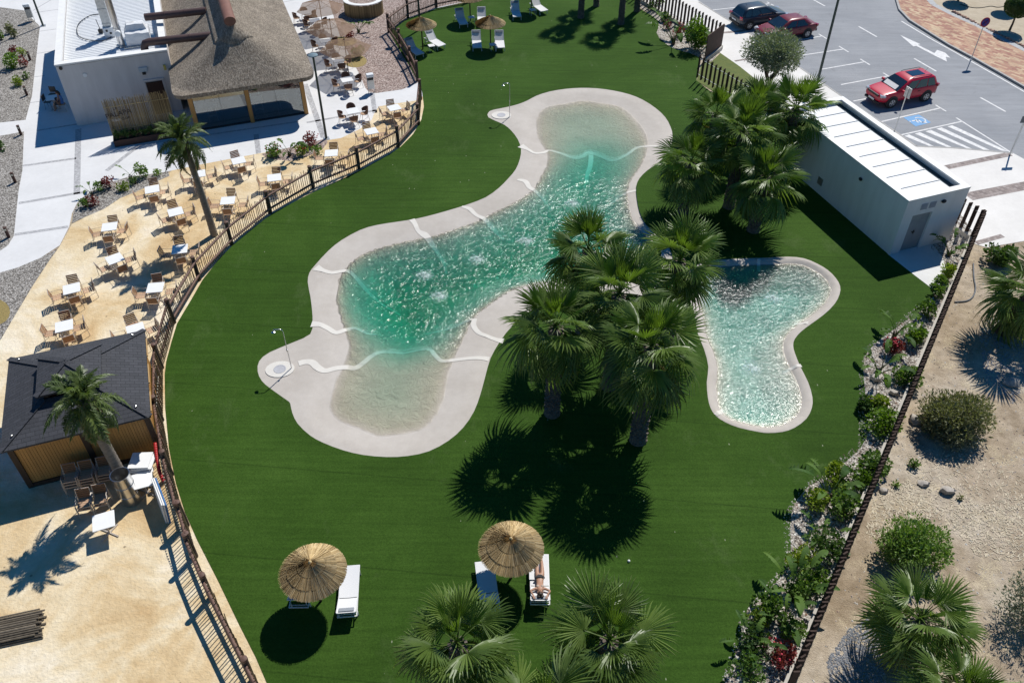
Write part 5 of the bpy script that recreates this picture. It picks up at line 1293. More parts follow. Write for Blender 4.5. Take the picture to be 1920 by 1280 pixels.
for (x, y), r_, h, lab in (((1893,57),.95,1.1,'clipped round tree at the top right edge'),((1884,18),.8,1.15,'clipped round tree behind, cut by the top edge'),((1796,2),.9,.8,'clipped round bush at the top edge above paving')):
    p = at(x, y, .1); t0 = thing('clipped_tree', lab, 'tree', p, 0, 'clipped round trees'); mb = MB(); mb.tube([(0,0,-.05),(.05,.02,.5),(.02,0,h+.2)], [.09,.07,.06], 7); mb.build('trunk', M_STEM, t0)
    rnd = random.Random(int(x)); mb = MB(); leafcloud(mb, (0,0,h+r_*.75), (r_,r_,r_*.85), 5200, .085, rnd, .86, .6, .4)
    mb.sphere((0,0,h+r_*.75), (r_*.86,r_*.86,r_*.72), 16, 10); mb.build('crown', LM['dark'], t0)

# loose stones: many pebbles as one mass, single boulders as things
M_STONE = mat('pale_stone', (.46,.42,.37), (.30,.27,.24), 5, rough=.9, bump=.02)
def stone(mb, c, r, rnd):
    b = len(mb.v); mb.sphere(c, r, 6, 4)
    for i in range(b, len(mb.v)): v = mb.v[i]; f = rnd.uniform(.75,1.2); mb.v[i] = (c[0]+(v[0]-c[0])*f, c[1]+(v[1]-c[1])*f, c[2]+(v[2]-c[2])*f)
def scatter(name, loop, n, smin, smax, z, m, seed):
    rnd = random.Random(seed); xs = [p[0] for p in loop]; ys = [p[1] for p in loop]; mb = MB(); k = 0
    while k < n:
        p = (rnd.uniform(min(xs), max(xs)), rnd.uniform(min(ys), max(ys)))
        if not inside(p, loop): continue
        s = rnd.uniform(smin, smax); k += 1; b = len(mb.v); a = rnd.uniform(0, 3); w_, l_ = s*rnd.uniform(.6,1), s*rnd.uniform(.8,1.3)
        ca, sa = math.cos(a), math.sin(a)
        for x, y, zz in ((l_,0,0),(0,w_,0),(-l_,0,0),(0,-w_,0),(.1*l_,.1*w_,s*.7)): mb.v.append((p[0]+x*ca-y*sa, p[1]+x*sa+y*ca, z+zz))
        mb.f += [(b,b+1,b+4),(b+1,b+2,b+4),(b+2,b+3,b+4),(b+3,b,b+4)]
    o = stuff(mb.build(name, m)); return o
def pebmat():
    t = NT('loose_pebble'); t.rough(.85, .3); g = t.n('ShaderNodeNewGeometry')
    t.base(t.ramp(g.outputs['Random Per Island'], [(0, (.14,.11,.09)), (.3, (.38,.33,.28)), (.6, (.56,.52,.46)), (.85, (.72,.70,.66)), (1, (.30,.17,.12))])); return t.m
M_LOOSE = pebmat()
pb = [p for p in PEBP]
tag(scatter('loose_pebbles', pb, 9000, .025, .065, .006, M_LOOSE, 1), 'loose white and brown pebbles covering the right planting bed', 'pebbles')
dirt_right = poly([(1830,470),(1920,455),(2050,600),(2000,1300),(1510,1300),(1640,960),(1700,800),(1760,640)])
tag(scatter('earth_clods', dirt_right, 2600, .012, .05, -.012, M_LOOSE, 2), 'small stones and clods strewn over the dry earth', 'stones')
for i, loop in enumerate(([(1870,560),(1915,590),(1940,680),(1900,760),(1850,720),(1835,620)], [(1590,1180),(1640,1150),(1660,1280),(1560,1290),(1550,1240)])):
    tag(scatter('gravel_patch', poly(loop), 1500, .02, .06, -.012, mat('bluish_gravel', (.34,.35,.37), (.22,.23,.25), 8), 9+i), ('grey gravel patch round the right edge palm', 'grey gravel patch near the bottom right palm')[i], 'gravel')
mb = MB(); rnd = random.Random(77); zones = [poly(l) for l in ([(1700,850),(1800,830),(1930,900),(1930,1010),(1800,1000),(1700,940)], [(1640,930),(1700,900),(1760,960),(1700,1000),(1620,1010)], [(1760,950),(1930,930),(1930,1060),(1830,1040)])]
for z_ in zones:
    xs = [p[0] for p in z_]; ys = [p[1] for p in z_]; k = 0
    while k < 800:
        p = (rnd.uniform(min(xs), max(xs)), rnd.uniform(min(ys), max(ys)))
        if not inside(p, z_): continue
        k += 1; a = rnd.uniform(0, 3.14); l_ = rnd.uniform(.03,.09); w_ = rnd.uniform(.006,.016); ca, sa = math.cos(a), math.sin(a); b = len(mb.v)
        for x, y in ((-l_,-w_),(l_,-w_),(l_,w_),(-l_,w_)): mb.v.append((p[0]+x*ca-y*sa, p[1]+x*sa+y*ca, -.004+rnd.uniform(0,.02)))
        mb.f.append((b,b+1,b+2,b+3))
tag(stuff(mb.build('straw_litter', mat('pale_straw', (.64,.56,.42), (.52,.44,.31), 9))), 'pale dry straw litter scattered over the right earth', 'straw')
for x, y, s, lab in [(1641,712,.3,'grey boulder at the lawn edge of the pebble bed'),(1676,738,.26,'grey boulder behind the lime cushion'),(1716,790,.34,'pale block of stone at the outer fence foot'),(1731,908,.22,'flat pale stone on the dry earth, left one'),(1775,922,.3,'flat pale stone on the dry earth, right one'),
    (1765,556,.22,'rounded stone near the pad corner'),(1895,720,.35,'dark rock in the palm shade at right'),(1655,921,.2,'small brown stone outside the fence')]:
    rnd = random.Random(x); mb = MB(); stone(mb, (0,0,s*.3), (s, s*.8, s*.6), rnd); tag(mb.build('boulder', M_STONE, None, 50, at(x, y, -.01)), lab, 'stone', 'single stones')
# stones edging the sandy island
for i in range(26):
    q = Vector(IW[5]).lerp(Vector(IW[2]), i/25)+Vector((.25,.4)); s = R.uniform(.1,.2); mb = MB(); stone(mb, (0,0,s*.3), (s,s*.8,s*.6), R)
    tag(mb.build('edging_stone', mat('reddish_stone', (.42,.26,.19), (.32,.2,.15), 6), None, 50, (q.x, q.y, .1)), 'reddish edging stone along the sandy island', 'stone', 'edging stones of the sandy island')

# ---------------------------------------------------------------- straw umbrellas and loungers
def strawmat():
    t = NT('straw'); t.rough(.85, .25); g = t.n('ShaderNodeNewGeometry')
    col = t.ramp(g.outputs['Random Per Island'], [(0, (.18,.115,.05)), (.12, (.44,.31,.145)), (.5, (.60,.445,.225)), (.88, (.74,.59,.34)), (1, (.26,.165,.075))])
    col = t.mix(.5, col, t.ramp(t.noise(14, 3, .6, t.coord((1,1,.5))), [(.3, (.7,.68,.65)), (.7, (1.15,1.15,1.15))]), 'MULTIPLY')
    t.base(col); return t.m
M_STRAW = strawmat()
def straw_tier(r0, z0, r1, z1, n, seed, layers=3):
    r_ = random.Random(seed); mb = MB()
    for l_ in range(layers):
        for k in range(n):
            a = 2*math.pi*(k+r_.random())/n; hw = math.pi/n*r_.uniform(.9,1.5); b = len(mb.v); f = r_.uniform(.985,1.015); dz = .014*l_+r_.uniform(-.006,.006); tw = r_.uniform(-.03,.03)
            for s in (0, .5, 1):
                r = r0+(r1*f-r0)*s; z = z0+(z1-z0)*s*f+dz-.05*s*s
                for sg in (-1, 1): mb.v.append((r*math.cos(a+tw*s+sg*hw*(1 if s < 1 else .7)), r*math.sin(a+tw*s+sg*hw*(1 if s < 1 else .7)), z+sg*.006))
            mb.f += [(b,b+1,b+3,b+2),(b+2,b+3,b+5,b+4)]
    return mb
straw_me = [straw_tier(.02, 2.30, .44, 2.135, 190, 1, 2).mesh('straw_tier', M_STRAW), straw_tier(.22, 2.145, .79, 1.965, 330, 2, 2).mesh('straw_tier', M_STRAW), straw_tier(.55, 1.975, 1.08, 1.79, 430, 3, 2).mesh('straw_tier', M_STRAW)]
pole_me = MB().tube([(0,0,0),(0,0,2.2)], .045, 10).mesh('pole', M_DBROWN, 50)
fr_me = MB()
for k in range(8):
    a = k*math.pi/4; fr_me.tube([(0,0,2.10),(1.0*math.cos(a),1.0*math.sin(a),1.71)], .014, 5)
fr_me = fr_me.mesh('umbrella_ribs', M_DBROWN)
tip_me = MB().lathe([(0,2.37),(.03,2.35),(.06,2.30),(.1,2.26)], 12).mesh('straw_tip', M_STRAW)
lining_me = MB().lathe([(.01,2.25),(.3,2.09),(.55,1.945),(1.03,1.74),(1.02,1.72),(.5,1.91),(.01,2.18)], 40).mesh('straw_lining', mat('dark_straw', (.12,.075,.035), (.08,.05,.025), 20))
def straw_umbrella(label, base, rz):
    t0 = thing('straw_umbrella', label, 'umbrella', base, rz, 'straw umbrellas on the lawn')
    link('straw_lining', lining_me, t0)
    for m in straw_me: link('straw_tier', m, t0)
    link('pole', pole_me, t0); link('umbrella_ribs', fr_me, t0); link('straw_tip', tip_me, t0)
LZ = .02
for (x, y), lab in (((793,93),'straw umbrella nearest the far fence corner'),((920,90),'straw umbrella over two loungers in the middle of the far lawn'),((882,40),'straw umbrella cut by the top edge, left one'),((996,23),'straw umbrella cut by the top edge, right one')):
    p = at(x, y); p.z = LZ; straw_umbrella(lab, p, R.uniform(0,6))
for (x, y), lab in (((585,1067),'large straw umbrella at the lower left of the lawn'),((958,1023),'large straw umbrella beside the sunbather')):
    p = at(x, y, 1.9); p.z = LZ; straw_umbrella(lab, p, R.uniform(0,6))
M_SLING = mat('white_sling', (.70,.70,.70), (.63,.63,.64), 40, rough=.7)
M_LFR = mat('white_lounger_frame', (.72,.72,.72), (.64,.64,.64), 6, rough=.4)
def make_lounger(ang):
    """foot at -Y, head at +Y"""
    t = thing('sun_lounger', '', 'sun lounger'); ca, sa = math.cos(ang), math.sin(ang); H0 = .34
    hx = lambda s: (0.28+s*ca, H0+s*sa)
    for sx in (-1, 1):
        mb = MB(); mb.bar((.31*sx,-.97,H0-.02),(.31*sx,.95,H0-.02), .03, .05); mb.bar((.31*sx, .28, H0), (.31*sx, hx(.74)[0], hx(.74)[1]), .028, .04); mb.build('side_rail', M_LFR, t)
    for sx in (-1, 1):
        for y in (-.8, .72):
            mb = MB(); mb.bar((.31*sx,y,0),(.31*sx,y+.04,H0-.04), .03, .04); mb.build('leg', M_LFR, t)
    for y in (-.96, .94):
        mb = MB(); mb.bar((-.32,y,H0-.02),(.32,y,H0-.02), .03, .04); mb.build('end_bar', M_LFR, t)
    mb = MB(); mb.bar((-.3,.72,.1),(.3,.72,.1), .02); mb.build('leg_brace', M_LFR, t)
    mb = MB(); mb.bar((-.3,hx(.74)[0],hx(.74)[1]),(.3,hx(.74)[0],hx(.74)[1]), .028); mb.bar((-.24,hx(.45)[0],hx(.45)[1]-.02),(-.24,.86,H0), .02); mb.build('back_bar', M_LFR, t)
    mb = MB(); n = 10
    for k in range(n+1):
        y = -.94+1.2*k/n; z = H0+.008-.018*math.sin(math.pi*k/n)
        mb.v += [(-.295,y,z+.01),(0,y,z-.008),(.295,y,z+.01)]
    for k in range(n): b = 3*k; mb.f += [(b,b+1,b+4,b+3),(b+1,b+2,b+5,b+4)]
    mb.build('seat_sling', M_SLING, t, 60)
    mb = MB()
    for k in range(7):
        s = .74*k/6; y, z = hx(s); mb.v += [(-.295,y,z+.012),(0,y,z-.004),(.295,y,z+.012)]
    for k in range(6): b = 3*k; mb.f += [(b,b+1,b+4,b+3),(b+1,b+2,b+5,b+4)]
    mb.build('back_sling', M_SLING, t, 60)
    mb = MB(); y, z = hx(.62); M_ = Matrix.Translation((0,y,z+.03)) @ Matrix.Rotation(ang, 4, 'X'); mb.box((0,0,0), (.5,.17,.05), 0, M_); bevel(mb.build('head_cushion', mat('grey_cushion', (.28,.30,.33), (.23,.25,.28)), t), .02, 3)
    return t
def lounger(head, foot, label, kind='raised', hz=.74):
    a, b = at(*head, hz), at(*foot, .34); d = Vector((a.x-b.x, a.y-b.y, 0)); d.normalize(); c = Vector((b.x, b.y, LZ))+d*.95
    return first('lounger_'+kind, lambda: make_lounger(rad({'raised': 48, 'low': 22, 'mid': 32}[kind])), label, c, math.atan2(d.y, d.x)-math.pi/2, 'white sun loungers')
for h, f, lab in [((760,72),(788,102),'sun lounger in shade beside the far fence corner'),((802,60),(829,86),'sun lounger turned right of the far corner umbrella'),((857,14),(870,46),'sun lounger in shade under the top left umbrella'),((902,12),(904,44),'sun lounger half hidden behind the middle umbrella'),
   ((892,57),(895,90),'left sun lounger of the pair under the middle far umbrella'),((935,56),(938,90),'right sun lounger of the pair under the middle far umbrella'),((963,0),(970,32),'shaded sun lounger at the top edge by the right umbrella'),((1003,-2),(1021,21),'sunny sun lounger at the top edge, farthest right')]: lounger(h, f, lab)
lounger((649,1146), (657,1061), 'sun lounger right of the lower left umbrella, empty in the sun', 'low', .62)
lounger((556,1132), (577,1045), 'sun lounger tucked under the lower left umbrella', 'mid', .68)
lounger((918,1124), (908,1053), 'empty shaded sun lounger left of the sunbather', 'mid', .68)
wl_ = lounger((1013,1112), (1011,1040), 'sun lounger with a sunbather lying on it', 'low', .62)
for (x, y), lab in (((809,86),'small white side table at the far corner umbrella'),((884,33),'small side table at the top left umbrella'),((924,84),'small side table between the two middle far loungers'),((999,19),'small side table at the top right umbrella')):
    p = at(x, y, .4); t0 = thing('side_table', lab, 'side table', (p.x, p.y, LZ), GRID, 'small lawn side tables'); mb = MB(); mb.box((0,0,.4), (.44,.44,.025)); mb.build('table_top', M_SLING, t0)
    for sx in (-1,1):
        for sy in (-1,1): mb = MB(); mb.bar((.19*sx,.19*sy,0),(.19*sx,.19*sy,.39), .022); mb.build('leg', M_LFR, t0)

# ---------------------------------------------------------------- people
def skinned(name, verts, edges, radii, m, parent=None, sub=2):
    me = bpy.data.meshes.new(name); me.from_pydata(verts, edges, []); o = bpy.data.objects.new(name, me); C.objects.link(o)
    sk = o.modifiers.new('skin', 'SKIN'); sk.use_smooth_shade = True
    for i, r_ in enumerate(radii): d = me.skin_vertices[0].data[i]; d.radius = (r_, r_) if not isinstance(r_, tuple) else r_; d.use_root = (i == 0)
    ss = o.modifiers.new('sub', 'SUBSURF'); ss.levels = sub; ss.render_levels = sub
    dg = bpy.context.evaluated_depsgraph_get(); m2 = bpy.data.meshes.new_from_object(o.evaluated_get(dg)); bpy.data.objects.remove(o)
    m2.materials.clear(); m2.materials.append(m); m2.shade_smooth(); return m2
M_SKIN = mat('tanned_skin', (.42,.24,.16), (.36,.20,.13), 6, rough=.5, spec=.4)
M_HAIR = mat('dark_hair', (.025,.015,.01), (.04,.025,.016), 30, rough=.5)
def hand_chain(v, e, r, wrist, d, up, side):
    """five short finger chains rooted in the palm"""
    d = Vector(d).normalized(); s = Vector(up).cross(d).normalized()*side; p = Vector(v[wrist])
    v.append(tuple(p+d*.07)); e.append((wrist, len(v)-1)); r.append((.03,.016)); pm = len(v)-1
    for k, (o, l) in enumerate(((-.03,.06),(-.01,.075),(.012,.07),(.033,.055))):
        a = p+d*.10+s*o; b_ = a+d*l-Vector(up)*.015; v += [tuple(a), tuple(b_)]; e += [(pm, len(v)-2), (len(v)-2, len(v)-1)]; r += [.0095,.008]
    a = p+d*.04-s*.05; v += [tuple(a), tuple(a+d*.035)]; e += [(wrist, len(v)-2), (len(v)-2, len(v)-1)]; r += [.011,.009]
def person(label, parts, loc, rz):
    t = thing('person', label, 'person', loc, rz); return t
# sunbather, lying face up, arms bent beside the head (local: feet -Y, head +Y)
v = [(0,.02,.45),(0,.20,.455),(0,.38,.50),(0,.50,.555),(0,.585,.60),(0,.66,.645),(0,.735,.68),(0,.80,.70)]; e = [(0,1),(1,2),(2,3),(3,4),(4,5),(5,6),(6,7)]; r = [(.145,.085),(.115,.075),(.13,.085),(.12,.075),(.052,.052),(.078,.085),(.083,.092),(.055,.06)]
for s in (-1, 1):
    i = len(v); v += [(.09*s,-.06,.45),(.085*s,-.43,.455),(.075*s,-.60,.43),(.06*s,-.83,.40),(.075*s,-.87,.47)]; e += [(0,i),(i,i+1),(i+1,i+2),(i+2,i+3),(i+3,i+4)]; r += [.088,.056,.052,.034,.028]
    i = len(v); v += [(.165*s,.50,.56),(.33*s,.60,.575),(.25*s,.75,.64),(.23*s,.80,.66)]; e += [(3,i),(i,i+1),(i+1,i+2),(i+2,i+3)]; r += [.048,.040,.028,.024]
    hand_chain(v, e, r, i+3, (-.25*s,.9,.25), (0,-.3,1), s)
sb = thing('person', 'person in a dark bikini lying face up on a lounger, arms bent beside head', 'person', wl_.location, wl_.rotation_euler.z)
link('body', skinned('body', v, e, r, M_SKIN), sb)
mb = MB(); mb.sphere((0,.79,.685), (.098,.085,.085), 12, 8); mb.sphere((.05,.86,.69), (.06,.05,.03), 8, 6); mb.sphere((-.06,.85,.69), (.06,.06,.03), 8, 6); mb.build('hair', M_HAIR, sb, 80)
mb = MB(); mb.sphere((0,.70,.775), (.014,.024,.022), 8, 6); mb.build('nose', M_SKIN, sb, 80)
for s in (-1, 1):
    mb = MB(); mb.sphere((.032*s,.728,.765), (.014,.010,.008), 8, 6); mb.build('eye', M_HAIR, sb, 80)
    mb = MB(); mb.sphere((.088*s,.71,.69), (.012,.03,.02), 8, 6); mb.build('ear', M_SKIN, sb, 80)
mb = MB(); mb.sphere((0,.672,.742), (.026,.008,.012), 8, 6); mb.build('mouth', mat('lips', (.35,.10,.09), (.3,.08,.07)), sb, 80)
M_BIK = mat('dark_bikini', (.02,.02,.022), (.03,.03,.033), 20)
mb = MB(); mb.v = [(-.16,.06,.535),(0,.055,.547),(.16,.06,.535),(.05,-.05,.54),(-.05,-.05,.54),(-.16,.03,.53),(.16,.03,.53)]; mb.f = [(0,1,5),(1,2,6),(1,6,3,4,5)]
mb.tube([(-.155,.05,.45),(-.16,.055,.53),(0,.058,.55),(.16,.055,.53),(.155,.05,.45)], .014, 6); mb.build('bikini_bottom', M_BIK, sb)
M_BIK2 = mat('tan_bikini_top', (.44,.34,.28), (.4,.3,.24), 20)
mb = MB()
for s in (-1, 1): mb.sphere((.075*s,.43,.60), (.06,.06,.035), 10, 6)
mb.build('bikini_top', M_BIK2, sb, 80)
o = MB().box((0,0,0), (.22,.3,.03)); o = o.build('folded_towel', M_SLING, None); o.parent = None; o.location = wl_.location+Vector((-.24,.1,.38)); tag(o, 'small folded white towel beside the sunbather', 'towel')
# seated person in the kitchen shade, with dark chairs round a small table
pc = at(120,207); th = rad(185)
first('table', make_table, 'small table in the kitchen shade beside the seated person', at(106,203), GRID, 'table in the kitchen shade')
M_DRK = mat('black_metal', (.02,.02,.022), (.03,.03,.032), 6, rough=.4)
for (x, y), lab, rz in (((95,203),'black chair in the kitchen shade, left of the table',rad(90)),((103,190),'black chair in the kitchen shade, behind the table',rad(0))):
    t0 = thing('black_chair', lab, 'chair', at(x, y), rz, 'black chairs in the kitchen shade')
    for sx, sy in ((-1,-1),(1,-1),(1,1),(-1,1)): mb = MB(); mb.tube([(.18*sx,.18*sy,.46),(.21*sx,.22*sy,0)], .013, 6); mb.build('leg', M_DRK, t0)
    mb = MB(); mb.box((0,0,.47), (.44,.42,.035)); bevel(mb.build('seat', M_DRK, t0), .015)
    mb = MB(); mb.box((0,.22,.72), (.42,.03,.38)); bevel(mb.build('backrest', M_DRK, t0), .012)
first('rattan', make_rattan, 'rattan chair in the kitchen shade under the seated person', pc, th+math.pi/2+math.pi, 'rattan chair in shade')
sp_ = thing('person', 'person in a blue top and dark shorts seated in the kitchen shade', 'person', pc, th-math.pi/2)
# local: faces +Y
v = [(0,0,.52),(0,-.02,.68),(0,-.02,.84),(0,.0,.97),(0,.02,1.07),(0,.04,1.15),(0,.045,1.23),(0,.03,1.30)]; e = [(0,1),(1,2),(2,3),(3,4),(4,5),(5,6),(6,7)]; r = [(.15,.10),(.12,.085),(.13,.09),(.13,.075),(.05,.05),(.075,.085),(.08,.09),(.05,.06)]
for s in (-1, 1):
    i = len(v); v += [(.09*s,.1,.52),(.10*s,.44,.50),(.10*s,.46,.25),(.10*s,.46,.06),(.10*s,.58,.04)]; e += [(0,i),(i,i+1),(i+1,i+2),(i+2,i+3),(i+3,i+4)]; r += [.085,.058,.05,.035,.03]
    i = len(v); v += [(.17*s,.0,.95),(.22*s,.08,.73),(.16*s,.30,.72)]; e += [(3,i),(i,i+1),(i+1,i+2)]; r += [.046,.038,.026]; hand_chain(v, e, r, i+2, (-.1*s,1,-.1), (0,0,1), s)
link('body', skinned('body', v, e, r, M_SKIN), sp_)
M_BLUT = mat('blue_top', (.10,.24,.55), (.08,.19,.45), 14, rough=.8)
mb = MB(); mb.tube([(0,0,.50),(0,-.02,.62),(0,-.02,.78),(0,-.015,.92),(0,0,1.0),(0,.01,1.03)], [.17,.145,.15,.165,.13,.065], 14, False, .72); mb.build('top', M_BLUT, sp_, 80)
mb = MB()
for s in (-1, 1): mb.tube([(.08*s,.0,.52),(.1*s,.2,.52),(.1*s,.34,.51)], [.11,.098,.085], 12, False)
mb.build('shorts', M_DRK, sp_, 80)
mb = MB(); mb.sphere((0,.015,1.25), (.095,.105,.10), 12, 8); mb.tube([(0,-.05,1.25),(0,-.10,1.12),(0,-.10,.98)], [.07,.065,.03], 8); mb.build('hair', mat('brown_hair', (.05,.028,.015), (.035,.02,.012), 30), sp_, 80)

# ---------------------------------------------------------------- lamp posts, showers, bollards, signs
def lamp_post(label, base, h, r_, head, arm=None):
    t0 = thing('lamp_post', label, 'lamp post', base, GRID, 'lamp posts'); mb = MB(); mb.tube([(0,0,0),(0,0,h*.5),(0,0,h)], [r_,r_*.9,r_*.75], 12); mb.build('pole', M_DGREEN, t0, 50)
    mb = MB(); mb.box((0,0,.015), (.36,.36,.03)); mb.build('base_plate', M_GALV, t0)
    if head == 'disc': mb = MB(); mb.lathe([(0,h+.09),(.14,h+.08),(.27,h+.02),(.28,h-.02),(.1,h-.06),(0,h-.06)], 20); mb.build('lamp_head', mat('blue_grey_metal', (.16,.24,.28), (.12,.18,.22)), t0, 50)
    else: mb = MB(); mb.box((.35,0,h+.02), (.8,.26,.1)); bevel(mb.build('lamp_head', M_GALV, t0), .02)
lamp_post('tall dark lamp post with round head beside the thatched restaurant', at(612,260), 5.2, .075, 'disc')
lamp_post('tall dark lamp post at the top left gravel edge', at(81,49), 5.2, .075, 'disc')
lamp_post('dark lamp post rising behind the far corner umbrella', at(788,56), 5.2, .085, 'disc')
lamp_post('tall grey lamp post between the palms and the car park', at(1532,157), 8.0, .09, 'box')
def shower(label, base, rz):
    t0 = thing('pool_shower', label, 'shower', base, rz, 'pool showers'); mb = MB(); mb.tube([(0,0,0),(0,0,2.15),(-.03,0,2.22),(-.1,0,2.26),(-.35,0,2.26),(-.39,0,2.22),(-.39,0,2.15)], .022, 8); mb.build('riser', M_STEEL, t0, 60)
    mb = MB(); mb.lathe([(0,2.15),(.06,2.14),(.09,2.12),(0,2.11)], 14, (-.39,0,0)); mb.build('shower_head', M_STEEL, t0, 50)
    mb = MB(); mb.box((0,-.03,1.1), (.06,.06,.1)); mb.build('push_valve', M_STEEL, t0); mb = MB(); mb.lathe([(.08,0),(.08,.02),(.022,.03)], 12); mb.build('foot_plate', M_STEEL, t0)
shower('slim steel shower on the near left pool apron', at(547,691), rad(4)); shower('slim steel shower on the far left pool apron', at(955.5,220), rad(4))
for (x, y), lab in (((57,113),'rusty bollard beside the lime shrub in left gravel'),((51,179),'rusty bollard below the yellow cushion plant'),((40,253),'rusty bollard on the crossing concrete path'),((29,342),'rusty bollard on the gravel edge, second from the front'),((17,445),'rusty bollard at the gravel corner, nearest one')):
    t0 = thing('bollard_light', lab, 'bollard', at(x, y), GRID, 'rusty bollards along the left path'); mb = MB(); mb.box((0,0,.3), (.14,.14,.6)); bevel(mb.build('post', M_RUST, t0), .008); mb = MB(); mb.box((.0,-.072,.5), (.1,.01,.1)); mb.build('lens', M_BULB, t0); mb = MB(); mb.box((0,0,.61), (.16,.16,.02)); mb.build('cap', M_RUST, t0)
for (x, y), lab in (((697,174),'steel litter bin on legs at the pink gravel corner'),((60,40),'steel litter bin on legs in the top left gravel')):
    t0 = thing('litter_bin', lab, 'litter bin', at(x, y), GRID, 'steel litter bins'); mb = MB(); mb.box((0,0,.62), (.42,.3,.62)); bevel(mb.build('bin_body', M_GALV, t0), .015)
    for s in (-1,1): mb = MB(); mb.box((.2*s,.0,.55), (.03,.05,1.1)); mb.build('leg', M_GALV, t0)
    mb = MB(); mb.box((0,0,1.2), (.46,.34,.2)); bevel(mb.build('hood', M_MET, t0), .03, 3); mb = MB(); mb.box((0,-.02,1.02), (.36,.3,.16)); mb.build('opening', M_BLACK, t0)
M_SB = mat('sign_blue', (.012,.02,.20), (.018,.03,.26), 4, rough=.4); M_SR = mat('sign_red', (.45,.012,.03), (.38,.01,.025), 4, rough=.4)
t0 = thing('round_road_sign', 'round blue no stopping sign with red ring on a slim pole', 'road sign', at(1821,111,.1), rad(8)); mb = MB(); mb.tube([(0,0,-.1),(0,0,2.75)], .028, 8); mb.build('pole', M_GALV, t0)
mb = MB(); mb.tube([(0,-.03,2.6),(0,-.05,2.6)], .33, 28); mb.build('sign_disc', M_SR, t0); mb = MB(); mb.tube([(0,-.05,2.6),(0,-.056,2.6)], .265, 28); mb.build('blue_field', M_SB, t0)
mb = MB(); mb.bar((-.18,-.06,2.78),(.18,-.06,2.42), .008, .06, (0,1,0)); mb.build('red_stroke', M_SR, t0); mb = MB(); mb.bar((-.18,-.063,2.42),(.18,-.063,2.78), .008, .06, (0,1,0)); mb.build('red_stroke', M_SR, t0)
mb = MB(); mb.lathe([(.07,0),(.07,.02),(.03,.05)], 14, (0,0,.0)); mb.build('foot', M_GALV, t0)
t0 = thing('parking_sign', 'square sign seen from its grey back beside the red car', 'road sign', at(1677,246), rad(20)); mb = MB(); mb.tube([(0,0,0),(0,0,2.75)], .03, 8); mb.build('pole', M_GALV, t0)
mb = MB(); mb.box((.05,.0,2.5), (.03,.45,.62)); mb.build('sign_back', M_GALV, t0); mb = MB(); mb.box((.07,0,2.5), (.006,.47,.64)); mb.build('sign_face', M_WHITE, t0)
t0 = thing('street_sign', 'dark signpost with rectangular plate at the right pavement edge', 'road sign', at(1893,291), rad(5)); mb = MB(); mb.tube([(0,0,0),(0,0,2.6)], .045, 10); mb.build('pole', M_GALV, t0); mb = MB(); mb.box((.05,-.03,2.3), (.62,.03,.42)); mb.build('sign_plate', mat('grey_plate', (.12,.13,.14), (.16,.17,.18)), t0)

# ---------------------------------------------------------------- by the kiosk
p = at(248,938); t0 = thing('steel_cylinder', 'open steel cylinder standing at the foot of the kiosk palm', 'cylinder', p); mb = MB(); mb.lathe([(.33,0),(.33,1.5),(.345,1.53),(.315,1.53),(.30,1.45),(.30,.1),(0,.1)], 28); mb.build('drum', M_STEEL, t0, 50)
mb = MB()
for z in (.5,1.0): mb.lathe([(.333,z),(.342,z+.012),(.333,z+.024)], 28)
mb.build('rolled_rib', M_STEEL, t0, 50)
a_, b_ = at(328,985), at(305,925); d = b_-a_
for k, m_ in enumerate((mat('blue_board', (.05,.18,.42), (.04,.15,.36)), M_CAP, M_CAP)):
    o = MB().box((0,0,.5), (1.45,.05,1.0)).build('leaning_board', m_, None, None, (a_+b_)/2+Vector((-.12-.075*k,.0,0)), math.atan2(d.y, d.x)); o.rotation_euler = (rad(6), 0, math.atan2(d.y, d.x)); bevel(o, .01)
    tag(o, ('blue board leaning on the near fence','white board leaning between blue board and white board','white board outermost of the leaning boards')[k], 'board', 'boards leaning at the fence')
t0 = thing('red_lane_rope', 'red float rope hanging on the picket fence beside the white tables', 'rope', at(300,905)); M_REDF = mat('red_float', (.42,.02,.02), (.34,.015,.015), rough=.4); o0 = at(300,905)
pts = [at(x, y, z)-o0 for x, y, z in ((291,832,.95),(293,850,.9),(296,868,.8),(299,884,.6),(306,900,.4))]; mb = MB(); mb.tube(pts, .015, 5); mb.build('cord', M_BLACK, t0)
for q in spline([tuple(p) for p in pts], 5, False): mb = MB(); mb.sphere((0,0,0), (.075,.075,.055), 8, 6); mb.build('float', M_REDF, t0, 80, q)
t0 = thing('pole_bundle', 'bundle of weathered wooden poles lying on the sand', 'poles', at(-10,1190)); dr = (at(82,1160)-at(-60,1190)).normalized(); sd = Vector((-dr.y, dr.x, 0))
M_OLDW = mat('weathered_pole', (.20,.165,.12), (.11,.09,.065), 8, rough=.9, rand=.3)
for k in range(34):
    l_ = k//13; o_ = sd*((k % 13)*.085-.5+.04*l_)+Vector((0,0,.04+.07*l_)); e0 = -1.6+R.uniform(-.2,.2); e1 = 1.42+R.uniform(-.12,.16); mb = MB(); mb.tube([o_+dr*e0, o_+dr*(e0+e1)/2+Vector((0,0,R.uniform(-.01,.01))), o_+dr*e1], R.uniform(.028,.042), 7); mb.build('pole', M_OLDW, t0)
mb = MB(); mb.tube(spline([tuple(at(x, y, .03)) for x, y in ((1825,494),(1826,520),(1829,540),(1824,556),(1812,564),(1790,566))], 6, False), .035, 8); tag(mb.build('garden_hose', mat('grey_hose', (.16,.17,.19), (.12,.13,.14)), None, 60), 'grey hose curling over the dry earth beside the fin fence', 'hose')
tag(MB().sphere((0,0,.03), .05, 10, 8).build('white_ball', M_CAP, None, 80, at(1179,1052,LZ)), 'small white ball lying alone on the lawn', 'ball')
